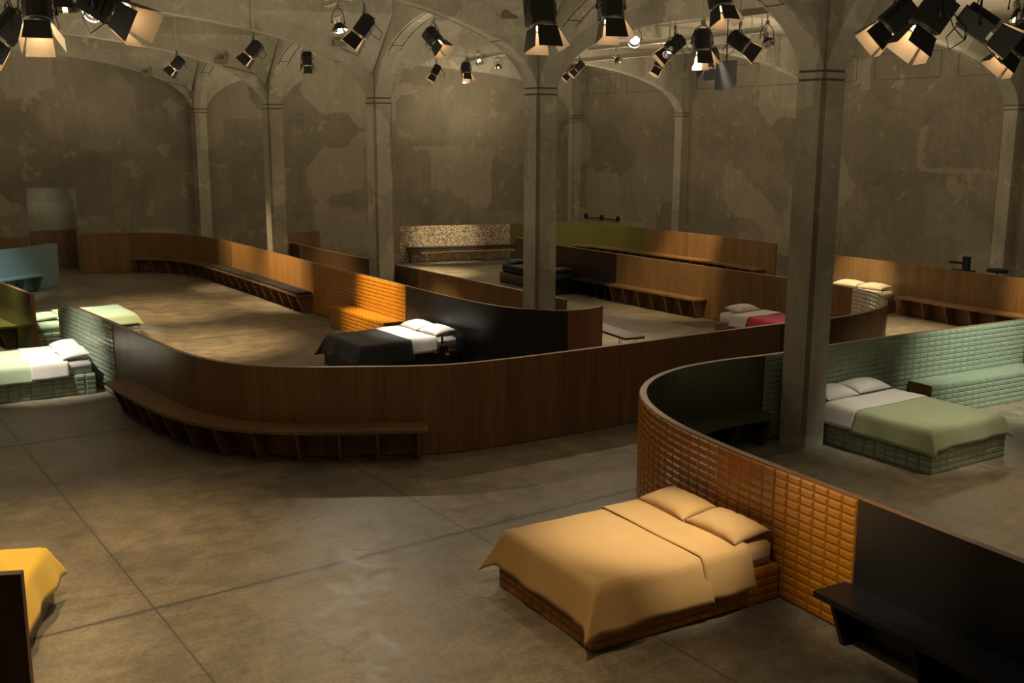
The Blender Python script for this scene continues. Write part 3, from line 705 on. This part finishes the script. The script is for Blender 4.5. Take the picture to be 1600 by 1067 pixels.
# green bed right
loc, rz = (1.04, .30, 0), -PI/2-.04
bed('double bed on a mint tiled base beside the nearest pillar', loc, rz, 2.16, 1.42, 'mintgrout', 'sheet', tiles='mint', side_ledge=.045)
cover('bed_cover', 'pale green blanket over the foot of the bed beside the nearest pillar', 'blanket', loc, rz, .98, 2.11, 1.43, .53, M['green_cl'], (.28,.24), .24, 8)
cover('folded_sheet', 'white sheet turned down on the bed beside the nearest pillar', 'sheet', loc, rz, .46, .99, 1.43, .535, M['sheet'], (.26,.24), 0, 9)
pillow('white pillow touching the nearest pillar on the green bed', at(loc, rz, .27, -.38, .535), rz, .66, .44, .18, M['sheet'], .12, 3)
pillow('white pillow next to the mint tiled seat on the green bed', at(loc, rz, .24, .32, .535), rz, .70, .44, .18, M['sheet'], .1, 4)
# left mint bed
loc, rz = (-7.08, 8.98, 0), PI-.06
bed('double bed on a mint tiled base against the tiled partition end at left', loc, rz, 2.1, 1.42, 'mintgrout', 'sheet', tiles='mint', side_ledge=.045)
cover('bed_cover', 'bright green blanket over the bed at left', 'blanket', loc, rz, .86, 2.05, 1.43, .53, M['green_br'], (.24,.26), .24, 10)
cover('folded_sheet', 'white sheet turned down over the green blanket at left', 'sheet', loc, rz, .40, .95, 1.45, .54, M['sheet'], (.24,.24), 0, 11)
pillow('white pillow on the far side of the left tiled bed', at(loc, rz, .27, -.36, .535), rz, .70, .44, .18, M['sheet'], .12, 5)
pillow('white pillow on the near side of the left tiled bed', at(loc, rz, .25, .35, .54), rz, .70, .44, .18, M['sheet'], .12, 6)
# bed behind the mint partition
loc, rz = (-7.28, 13.05, 0), .0
bed('bed with light green cover half hidden behind the mint tiled partition', loc, rz, 1.98, 1.36, 'mintgrout', 'green_br', tiles='mint', side_ledge=.045)
cover('bed_cover', 'light green bedspread on the bed behind the mint tiled partition', 'bedspread', loc, rz, .62, 1.93, 1.37, .53, M['green_br'], (.2,.2), .2, 12)
pillow('light green pillow on the bed behind the mint tiled partition', at(loc, rz, .3, -.3, .535), rz, .66, .42, .13, M['green_br'], -.1, 7)
# black bed
loc, rz = (-1.18, 7.48, 0), PI
bed('black-based bed with white bedding inside the wooden loop', loc, rz, 2.0, 1.36, 'black', 'sheet', name='bed')
cover('bed_cover', 'black bedspread over the foot of the bed inside the wooden loop', 'bedspread', loc, rz, .98, 1.95, 1.37, .53, M['blackcl'], (.34,.34), .34, 13)
cover('folded_sheet', 'white sheet turned down against the black bedspread', 'sheet', loc, rz, .48, 1.0, 1.39, .537, M['sheet'], (.24,.24), 0, 14)
pillow('white pillow on the far side of the black bed', at(loc, rz, .28, -.33, .535), rz, .66, .44, .17, M['sheet'], .14, 8)
pillow('white pillow on the near side of the black bed', at(loc, rz, .26, .34, .54), rz, .66, .44, .17, M['sheet'], .14, 9)
# red bed
loc, rz = (5.02, 5.98, 0), -PI/2
bed('narrow bed with crimson blanket inside the U of the long partition', loc, rz, 1.95, .95, 'wood', 'sheet')
cover('bed_cover', 'crimson blanket on the narrow bed', 'blanket', loc, rz, .80, 1.90, .96, .53, M['red'], (.2,.2), .2, 15)
cover('folded_sheet', 'white sheet turned down above the crimson blanket', 'sheet', loc, rz, .42, .86, .98, .537, M['sheet'], (.24,.2), 0, 16)
pillow('white pillow on the narrow bed with crimson blanket', at(loc, rz, .24, 0, .535), rz, .68, .40, .17, M['sheet'], .1, 10)
# beige bed
loc, rz = (10.33, 6.58, 0), PI
bed('bed with beige bedding against the far right walnut partition', loc, rz, 2.0, 1.42, 'wooddark', 'beige')
cover('bed_cover', 'beige bedspread on the bed by the far right partition', 'bedspread', loc, rz, .5, 1.95, 1.43, .53, M['beige'], (.3,.3), .2, 17)
pillow('beige pillow on the far side of the bed by the far right partition', at(loc, rz, .28, -.36, .535), rz, .70, .44, .17, M['beige'], .1, 11)
pillow('beige pillow on the near side of the bed by the far right partition', at(loc, rz, .28, .35, .535), rz, .70, .44, .17, M['beige'], .1, 12)
# far black bed
loc, rz = (5.66, 12.45, 0), 1.47
bed('long all-black daybed behind the middle pillar', loc, rz, 2.95, .68, 'black', 'blackmatt', name='daybed', side_ledge=.03)
cover('bed_cover', 'black bedspread on the daybed behind the middle pillar', 'bedspread', loc, rz, .8, 2.7, .70, .53, M['blackcl'], (.06,.06), .05, 18)
pillow('black pillow at the near end of the black daybed', at(loc, rz, .3, .02, .535), rz, .60, .44, .17, M['blackcl'], .1, 13)
pillow('black pillow at the far end of the black daybed', at(loc, rz, 2.55, .02, .56), rz, .62, .40, .13, M['blackcl'], -.1, 14)
# yellow bed
loc, rz = (-10.86, -1.06, 0), 1.143
bed('bed with yellow cover and brown base at the bottom left corner', loc, rz, 2.0, 1.36, 'wooddark', 'yellow', side_ledge=.04)
cover('bed_cover', 'yellow bedspread draped over the corner bed at bottom left', 'bedspread', loc, rz, .25, 1.95, 1.37, .53, M['yellow'], (.30,.28), .26, 21, wav=.02)
pillow('yellow pillow on the corner bed at bottom left', at(loc, rz, .27, .3, .535), rz, .66, .42, .16, M['yellow'], -.1, 15)

# ------------------------------------------------------------------ cushions
def cushions(labelf, path, a, b, side, off, depth, n, mat, group, z=.452, h=.05):
    for k in range(n):
        s0 = a+(b-a)*k/n+.012; s1_ = a+(b-a)*(k+1)/n-.012
        p, t, nn = path.at((s0+s1_)/2); mb = MB(); o0 = side*(TH/2+off)
        strip(mb, path, s0, s1_, o0, o0+side*depth, z, z+h, step=.3, mats=(0,0,0))
        o = single('seat_cushion', mb, M[mat], labelf(k), 'cushion', (p.x, p.y, 0), group=group, local=False)
        m = o.modifiers.new('bev', 'BEVEL'); m.width = .014; m.segments = 2
ordn = ['first','second','third','fourth','fifth','sixth','seventh','eighth','ninth','tenth']
cushions(lambda k: '%s black cushion on the golden wood bench, counting from the far end' % ordn[k], PB, PB.near(-.9, 19.8), PB.near(-1.0, 13.42), 1, .02, .36, 8, 'blackmatt', 'black cushions on the golden wood bench')
# speckled wall: a long support-end bench with cushions and a low table bench with hairpin legs
r = bench('dark bench under cushions against the speckled wall', PD, PD.near(5.65, 21.05), PD.near(9.6, 19.97), 1, .40, 'wooddark', 2, 'cushion_bench', top=.45)
cushions(lambda k: '%s thin black cushion along the speckled wall, counting from the left' % ordn[k], PD, PD.near(5.65, 21.05), PD.near(9.6, 19.97), 1, .02, .38, 9, 'blackmatt', 'black cushions along the speckled wall')
def leg_bench(label, p0, p1, w, top=.44, th=.045, pairs=2, mat='wood'):
    p0 = Vector(p0); p1 = Vector(p1); d = (p1-p0); L_ = d.length; rz = math.atan2(d.y, d.x)
    r = thing('plank_bench', label, 'bench', (p0.x, p0.y, 0), rz)
    mb = MB(); mb.box((0, -w/2, top-th), (L_, w/2, top)); part('seat', mb, M[mat], r, local=True)
    xs = [.25+(L_-.5)*k/(pairs-1) for k in range(pairs)]
    for x in xs:
        for y in (-w/2+.05, w/2-.05):
            mb = MB(); mb.tube([(x-.05, y, top-th), (x, y*1.05, 0.008)], .008, 5); mb.tube([(x+.05, y, top-th), (x, y*1.05, .008)], .008, 5); part('leg', mb, M['metal'], r, local=True)
    return r
leg_bench('walnut plank bench on thin steel legs in front of the speckled wall', (5.5, 19.75), (8.95, 18.9), .38, pairs=4)
leg_bench('small walnut plank bench on thin legs by the end of the black partition', (1.62, 5.2), (1.98, 7.3), .42, .45, pairs=2)

# ------------------------------------------------------------------ lighting rig
def beam(label, p0, p1, w=.10, h=.12, group='pale lighting beams under the ceiling'):
    p0 = Vector(p0); p1 = Vector(p1); d = p1-p0; rz = math.atan2(d.y, d.x); L_ = d.length
    r = thing('lighting_beam', label, 'lighting beam', tuple(p0), rz)
    mb = MB(); mb.box((0, -w/2, -h/2), (L_, w/2, -h/2+.02)); mb.box((0, -w/2, h/2-.02), (L_, w/2, h/2)); mb.box((0, -.012, -h/2), (L_, .012, h/2)); part('girder', mb, M['beam'], r, local=True)
    n = max(2, int(L_/2.4)+1)
    for k in range(n):
        x = .15+(L_-.3)*k/(n-1); mb = MB(); mb.tube([(x, 0, h/2), (x, 0, CEIL-p0.z+.02)], .012, 6); part('hanger_rod', mb, M['beam'], r, local=True)
    return r
beam('long pale lighting beam crossing the middle right bays', (5.55, 5.6+.3, 6.17), (5.6, 11.6, 6.17))
beam('pale lighting beam above the beige bed bay', (3.15, 6.3, 6.42), (3.1, 10.8, 6.42))
beam('pale lighting beam right of the nearest pillar', (3.0, -1.4, 6.15), (3.0, 4.6, 6.15))
beam('short pale lighting beam above the black bed', (-2.75, 7.0, 6.38), (-2.55, 9.0, 6.38))
beam('pale lighting beam in the rear bay above the speckled wall', (4.6, 13.0, 6.2), (5.6, 17.2, 6.2))
beam('pale lighting beam at the top left', (-7.9, 2.2, 6.2), (-8.2, 6.6, 6.2))
beam('pale lighting beam in the far left bay', (-6.3, 14.6, 6.45), (-5.3, 17.0, 6.45))
beam('pale lighting beam over the far right partition', (8.2, 8.6, 6.2), (8.2, 16.5, 6.2))

# lamps: meshes in the lamp's frame, light leaves along +x at zero tilt
def disc(mb, x, r, seg=16, m=0): mb.poly([(x, r*math.cos(2*PI*k/seg), r*math.sin(2*PI*k/seg)) for k in range(seg)], m)
def lathe(mb, prof, seg=16, m=0):
    i = len(mb.v)
    for x, r in prof: mb.v += [Vector((x, r*math.cos(2*PI*k/seg), r*math.sin(2*PI*k/seg))) for k in range(seg)]
    for a in range(len(prof)-1):
        for k in range(seg): mb.f.append((i+a*seg+k, i+a*seg+(k+1) % seg, i+(a+1)*seg+(k+1) % seg, i+(a+1)*seg+k)); mb.m.append(m)
def lamp_meshes():
    R = {}
    mb = MB()  # fresnel body: rounded box with cooling fins
    P = [(-.13,-.11),(.13,-.11),(.13,.06),(.09,.115),(.03,.135),(-.03,.135),(-.09,.115),(-.13,.06)]
    mb.prism(P, -.17, .12, lambda u, v, w: (w, u, v)); mb.box((-.20, -.08, -.07), (-.17, .08, .08))
    for k in range(4): mb.box((-.14+.06*k, -.136, -.06), (-.12+.06*k, .136, .05))
    R['body'] = mb.mesh('lamp_body', [M['lampblack']])
    mb = MB(); lathe(mb, [(.12,.115),(.15,.115),(.15,.10),(.155,.10)], 18); R['ring'] = mb.mesh('lens_ring', [M['metal']])
    for k, mt in (('lens', 'lens_warm'), ('lens_dim', 'lens_dim')):
        mb = MB(); lathe(mb, [(.13,.10),(.14,.07),(.146,.03)], 18); disc(mb, .146, .03, 18); R[k] = mb.mesh('lens', [M[mt]])
    # barn door flaps: top/bottom wide, sides trapezoid
    def flap(w0, w1, ln, ang):
        mb = MB(); c, s = math.cos(ang), math.sin(ang); r0 = .118
        q = [(.155, -w0/2, r0), (.155, w0/2, r0), (.155+ln*c, w1/2, r0+ln*s), (.155+ln*c, -w1/2, r0+ln*s)]
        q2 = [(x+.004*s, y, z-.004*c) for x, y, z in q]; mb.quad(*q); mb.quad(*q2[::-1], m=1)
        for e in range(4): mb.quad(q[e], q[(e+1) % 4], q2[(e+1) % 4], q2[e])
        return mb.mesh('barn_door', [M['lampblack'], M['flap_lit']])
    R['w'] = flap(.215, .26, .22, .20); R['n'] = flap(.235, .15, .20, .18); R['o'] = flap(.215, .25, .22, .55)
    mb = MB(); pts = [(0, .165*math.cos(a), .02+.24*math.sin(a)) for a in [PI*k/10 for k in range(11)]]; mb.tube(pts, .008, 6); mb.tube([(0,.165,.02),(0,.165,-.02)], .014, 6); mb.tube([(0,-.165,.02),(0,-.165,-.02)], .014, 6)
    R['yoke'] = mb.mesh('yoke', [M['lampblack']])
    mb = MB(); mb.box((-.025,-.03,.26), (.025,.03,.33)); R['clamp'] = mb.mesh('clamp', [M['metal']])
    # silver flood lamp
    mb = MB(); lathe(mb, [(-.12,.03),(-.11,.055),(.0,.06),(.02,.07)], 18); lathe(mb, [(.02,.07),(.13,.145),(.15,.15)], 18, 1); lathe(mb, [(.15,.15),(.15,.145),(.13,.138),(.02,.062),(.0,.05),(-.02,0.001)], 18)
    for k in range(4): lathe(mb, [(-.09+.025*k,.055),(-.09+.025*k,.072),(-.082+.025*k,.072),(-.082+.025*k,.055)], 16)
    R['shade'] = mb.mesh('reflector', [M['silver'], M['lampblack']])
    mb = MB(); lathe(mb, [(.0,.001),(.01,.025),(.03,.034),(.05,.025),(.06,.001)], 12); R['bulb'] = mb.mesh('bulb', [M['lens_white']])
    # black flat flood panel
    return R
LM = lamp_meshes()
def child(name, me, parent, tilt=0, roll=0, extra=None, scale=1):
    o = bpy.data.objects.new(name, me); COL.objects.link(o); o.parent = parent
    Mx = Matrix.Rotation(-tilt, 4, 'Y') @ Matrix.Rotation(roll, 4, 'X')
    o.matrix_basis = Mx @ extra if extra else Mx
    return o
def hanger(r, loc, zt, s=1):
    mb = MB(); mb.tube([(0,0,.33*s), (0,0,zt-loc[2])], .011, 6); part('hanger_rod', mb, M['beam'], r, local=True)
def fresnel(label, loc, az, tilt, s=1.0, zt=6.3, lens='lens', roll=0, doors='wwwo', cable=True, group='black stage lamps with barn doors'):
    """az: heading of the beam; tilt: negative = downwards"""
    r = thing('stage_lamp', label, 'stage lamp', loc, az)
    S = Matrix.Scale(s, 4)
    def c(name, me, rot=None):
        Mx = Matrix.Rotation(-tilt, 4, 'Y') @ Matrix.Rotation(roll, 4, 'X') @ S
        if rot is not None: Mx = Mx @ Matrix.Rotation(rot, 4, 'X')
        o = bpy.data.objects.new(name, me); COL.objects.link(o); o.parent = r; o.matrix_basis = Mx; return o
    c('housing', LM['body']); c('lens_ring', LM['ring']); c('lens', LM[lens])
    for k, d in enumerate(doors):
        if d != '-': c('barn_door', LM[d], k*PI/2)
    o = bpy.data.objects.new('yoke', LM['yoke']); COL.objects.link(o); o.parent = r; o.matrix_basis = S
    o = bpy.data.objects.new('clamp', LM['clamp']); COL.objects.link(o); o.parent = r; o.matrix_basis = S
    hanger(r, loc, CEIL+.01, s)
    if cable:
        mb = MB(); mb.tube([(-.16*s, .03, .05), (-.28*s, .08, -.10), (-.25*s, .14, -.2*s), (-.12*s, .17*s, -.12), (-.05*s, .12, .15), (0, .02, .36*s)], .007, 5); part('cable', mb, M['cable'], r, local=True, smooth=True)
    return r
def flood(label, loc, az, tilt, s=1.0, zt=6.3):
    r = thing('flood_lamp', label, 'flood lamp', loc, az); S = Matrix.Scale(s, 4); T = Matrix.Rotation(-tilt, 4, 'Y') @ S
    for nme, me, Mx in (('reflector', LM['shade'], T), ('bulb', LM['bulb'], T), ('yoke', LM['yoke'], S), ('clamp', LM['clamp'], S)):
        o = bpy.data.objects.new(nme, me); COL.objects.link(o); o.parent = r; o.matrix_basis = Mx
    hanger(r, loc, CEIL+.01, s); return r
D = math.radians
#LAMPS
fresnel('black stage lamp hanging left of the arch top beside the middle pillar', (-3.74,.93,5.42), D(-100), D(-78), 1.15)
fresnel('black stage lamp hanging right of the top of the middle pillar', (-2.41,1.29,5.6), D(-112), D(-78), 1.1)
fresnel('black stage lamp hanging beside the silver lamp at upper left of centre', (-2.62,7.42,5.84), D(143), D(-52), 1.1)
flood('silver flood lamp shining on the spandrel at upper left of centre', (-2.70,8.25,5.98), D(-70), D(-75), .95)
fresnel('black stage lamp in front of the short arch left of the middle pillar', (-.6,8.55,5.86), D(-72), D(-45), 1.0)
fresnel('small far stage lamp, left one of those in the second arch opening', (3.0,14.5,5.68), D(150), D(-60), .8)
fresnel('far stage lamp in the middle of the second arch opening', (5.46,16.95,5.93), D(-112), D(-70), .95)
flood('far silver flood lamp above that middle lamp in the second arch opening', (5.0,15.6,6.1), D(-100), D(-40), .8)
flood('far silver flood lamp at the right of the second arch opening', (5.40,15.24,5.98), D(-100), D(-70), .7)
fresnel('black stage lamp low against the right edge of the middle pillar arch, upper one', (5.19,11.45,5.70), D(143), D(-45), .75)
fresnel('black stage lamp low against the right edge of the middle pillar arch, lower one', (6.4,13.3,5.72), D(143), D(-45), .75)
flood('small silver flood lamp left of the brightest bulb', (5.56,10.52,5.87), D(-70), D(-50), .7)
flood('silver flood lamp with the brightest bulb facing the camera', (2.49,6.40,5.84), D(-135), D(-25), .8)
flood('silver flood lamp tucked left of the big cluster over the right bay', (3.2,6.2,5.66), D(-160), D(-50), .75)
fresnel('tilted stage lamp, leftmost black one of the big cluster over the right bay', (3.7,6.6,5.80), D(140), D(-42), 1.15)
fresnel('low small stage lamp hanging beneath the big cluster', (5.2,8.6,5.66), D(143), D(-60), .85)
fresnel('upright stage lamp in the centre of the big cluster', (2.65,4.79,5.68), D(-122), D(-75), 1.15)
fresnel('stage lamp with closed doors behind the centre of the big cluster', (4.2,6.1,5.55), D(55), D(-60), 1.0, lens='lens_dim')
fresnel('stage lamp at the right of the big cluster with a lit open flap', (1.76,3.07,5.52), D(-55), D(-35), 1.0)
flood('silver flood lamp at the right end of the cluster beam', (2.82,3.46,5.68), D(-100), D(-60), .85)
fresnel('stage lamp cut by the top edge between the two near pillars', (.6,2.4,6.05), D(-100), D(-70), 1.1, zt=6.6)
fresnel('leftmost stage lamp right of the nearest pillar', (-.15,-1.14,5.40), D(140), D(-42), 1.15)
fresnel('biggest stage lamp right of the nearest pillar', (-1.5,-2.5,5.22), D(150), D(-56), 1.15)
fresnel('stage lamp right of the nearest pillar with a glowing side flap', (-.93,-2.67,5.16), D(-60), D(-35), 1.1)
fresnel('stage lamp cut by the right edge of the view', (.62,-2.2,5.10), D(143), D(-52), 1.0)
flood('silver flood lamp at the top right corner', (2.9,-.85,5.75), D(-110), D(-70), 1.0)
fresnel('dark stage lamp cut by the top left corner', (-8.44,5.57,5.32), D(180), D(-50), 1.3)
fresnel('stage lamp with hooded glow at the upper left', (-8.61,3.0,5.28), D(-105), D(-62), 1.1)
flood('silver flood lamp, lowest at the top left, showing its round reflector', (-7.9,3.6,5.42), D(-110), D(-20), .8)
flood('silver flood lamp upright at the top left beside the large flap lamp', (-7.92,5.0,5.72), D(-90), D(-85), 1.25)
fresnel('large stage lamp at the top left with a long lit flap', (-8.1,2.3,5.32), D(-50), D(-30), 1.25)
flood('silver flood lamp at the left edge of the view', (-9.2,3.6,5.35), D(-60), D(-60), .7)
fresnel('small stage lamp alone under the third arch at left', (-3.11,15.88,5.68), D(143), D(-48), .85)
fresnel('stage lamp alone under the arch left of the middle', (-2.95,11.56,5.72), D(143), D(-48), .95)
fresnel('tiny far stage lamp above the slim pillar', (-.9,13.6,5.75), D(60), D(-50), .8, lens='lens_dim')
# big black flag panel hanging in the cluster
r = thing('black_flag_panel', 'large black rectangular flag panel hanging in the big lamp cluster', 'flag panel', (2.98,4.50,5.14), D(-118))
mb = MB(); mb.prism([(-.2,-.27),(.12,-.27),(.2,-.16),(.17,.25),(-.2,.22)], -.01, .01, lambda u, v, w: (w+v*.15, u, v)); part('panel', mb, M['cable'], r, local=True)
mb = MB(); mb.tube([(0,0,.22),(-.02,0,.5)], .012, 6); mb.tube([(-.02,0,.48),(-.02,0,1.02)], .01, 6); part('bracket', mb, M['lampblack'], r, local=True)
# junction boxes with conduit on the arch faces
for i, (x, z, lab) in enumerate(((-.82, 5.98, 'above the middle pillar'), (-1.0, 5.93, 'under the silver lamp left of centre'), (-1.41, 5.87, 'near the lone lamp under the arch'), (-1.58, 5.80, 'on the back wall arch at left'))):
    y = (i+1)*A_-HW if i < 3 else YB-.05-HW
    r = thing('emergency_light', 'small grey emergency light box '+lab, 'emergency light', (x, y, z))
    mb = MB(); mb.box((x-.16, y-.13, z-.03), (x+.10, y-.02, z+.09)); mb.box((x+.02, y-.15, z-.02), (x+.11, y, z+.17)); part('housing', mb, M['boxgrey'], r)
    mb = MB(); mb.tube([(x+.1, y-.02, z-.10), (-.34, y-.02, z-.28 if i else z-.2), (-.25, y-.02, z-.62)], .011, 6); mb.tube([(x+.02, y-.02, z+.0), (x+.06, y-.02, z-.1), (x+.2, y-.02, z-.12)], .01, 6); part('conduit', mb, M['boxgrey'], r)

# ------------------------------------------------------------------ odds and ends
# panic bars on the right wall
r = thing('door_push_bar', 'dark metal push bar of a fire exit on the right wall', 'push bar', (15.0, 22.2, 1.0))
mb = MB(); mb.tube([(14.9, 23.1, .97), (14.9, 22.25, .99)], .022, 6); mb.tube([(14.9, 22.15, .99), (14.9, 21.3, .97)], .022, 6); part('bar', mb, M['black'], r)
for y in (23.15, 22.2, 21.25):
    mb = MB(); mb.box((14.88, y-.03, .92), (15.02, y+.03, 1.1)); part('bracket', mb, M['black'], r)
# tripod gear by the far right partition
def camera_rig(label, loc, s=1):
    x, y, z = loc; r = thing('video_camera', label, 'camera', loc)
    mb = MB(); mb.box((x-.05, y-.09, z-.05), (x+.05, y+.07, z+.27)); part('body', mb, M['lampblack'], r)
    mb = MB(); mb.box((x-.05, y+.08, z+.08), (x+.05, y+.42, z+.13)); part('monitor_arm', mb, M['lampblack'], r)
    mb = MB(); mb.box((x-.14, y-.18, z-.12), (x+.14, y+.38, z-.06)); part('mount_plate', mb, M['lampblack'], r)
    for a in (0, 2.1, 4.2):
        mb = MB(); mb.tube([(x, y, z-.1), (x+.42*math.cos(a), y+.42*math.sin(a), .01)], .016, 6); part('leg', mb, M['lampblack'], r)
    return r
camera_rig('black upright video camera on a tripod behind the far right partition', (12.0, 5.15, 1.02))
r = thing('tripod_stool', 'round black padded stool top behind the far right partition', 'stool', (12.0, 4.35, 0))
mb = MB(); i = 0
seat = [(12.0+.23*math.cos(a), 4.35+.23*math.sin(a)) for a in [2*PI*k/18 for k in range(18)]]
mb.prism(seat, 1.0, 1.07, lambda u, v, w: (u, v, w)); part('seat', mb, M['blackmatt'], r)
mb = MB(); mb.tube([(12.0,4.35,1.0),(12.0,4.35,.1)], .025, 8); part('post', mb, M['metal'], r)
for a in (0, 1.57, 3.14, 4.71):
    mb = MB(); mb.tube([(12.0,4.35,.12),(12.0+.28*math.cos(a),4.35+.28*math.sin(a),.015)], .014, 6); part('foot', mb, M['metal'], r)
# photographic rig beside the black bed
r = thing('camera_rig', 'black camera rig with shiny knobs on a stand beside the black bed', 'camera', (-1.75, 6.45, 0))
mb = MB(); mb.tube([(-1.75,6.45,.62),(-1.75,6.45,.3)], .02, 6); part('stand', mb, M['lampblack'], r)
mb = MB(); mb.box((-1.92,6.38,.30), (-1.55,6.52,.36)); mb.box((-1.83,6.40,.36), (-1.66,6.50,.47)); part('body', mb, M['lampblack'], r)
for k, (dx, dy, dz, l) in enumerate(((-.1,0,.08,.07),(-.02,-.05,.13,.10),(.08,-.03,.04,.12),(.02,.02,.17,.09),(-.16,0,.0,.06),(.16,-.02,.02,.1))):
    mb = MB(); mb.tube([(-1.75+dx,6.43+dy,.36+dz),(-1.75+dx+l,6.43+dy,.34+dz)], .014, 8); part('knob', mb, M['silver'], r)
for a in (.5, 2.6, 4.7):
    mb = MB(); mb.tube([(-1.75,6.45,.32),(-1.75+.2*math.cos(a),6.45+.2*math.sin(a),.015)], .012, 6); part('leg', mb, M['lampblack'], r)
mb = MB(); mb.box((-1.72,6.36,.30),(-1.66,6.38,.34)); part('yellow_tag', mb, M['yellow_tag'], r, label='yellow tag')
# dark stand between rear partition end and the near pillar
r = thing('equipment_rack', 'low black metal rack seen between the rear wood partition and the near pillar', 'rack', (12.4, 9.3, 0))
for z in (.5, .75):
    mb = MB(); mb.box((12.2, 8.9, z), (12.6, 9.9, z+.03)); part('shelf', mb, M['lampblack'], r)
for x in (12.22, 12.58):
    for y in (8.92, 9.88):
        mb = MB(); mb.tube([(x, y, .0), (x, y, .8)], .015, 5); part('post', mb, M['lampblack'], r)
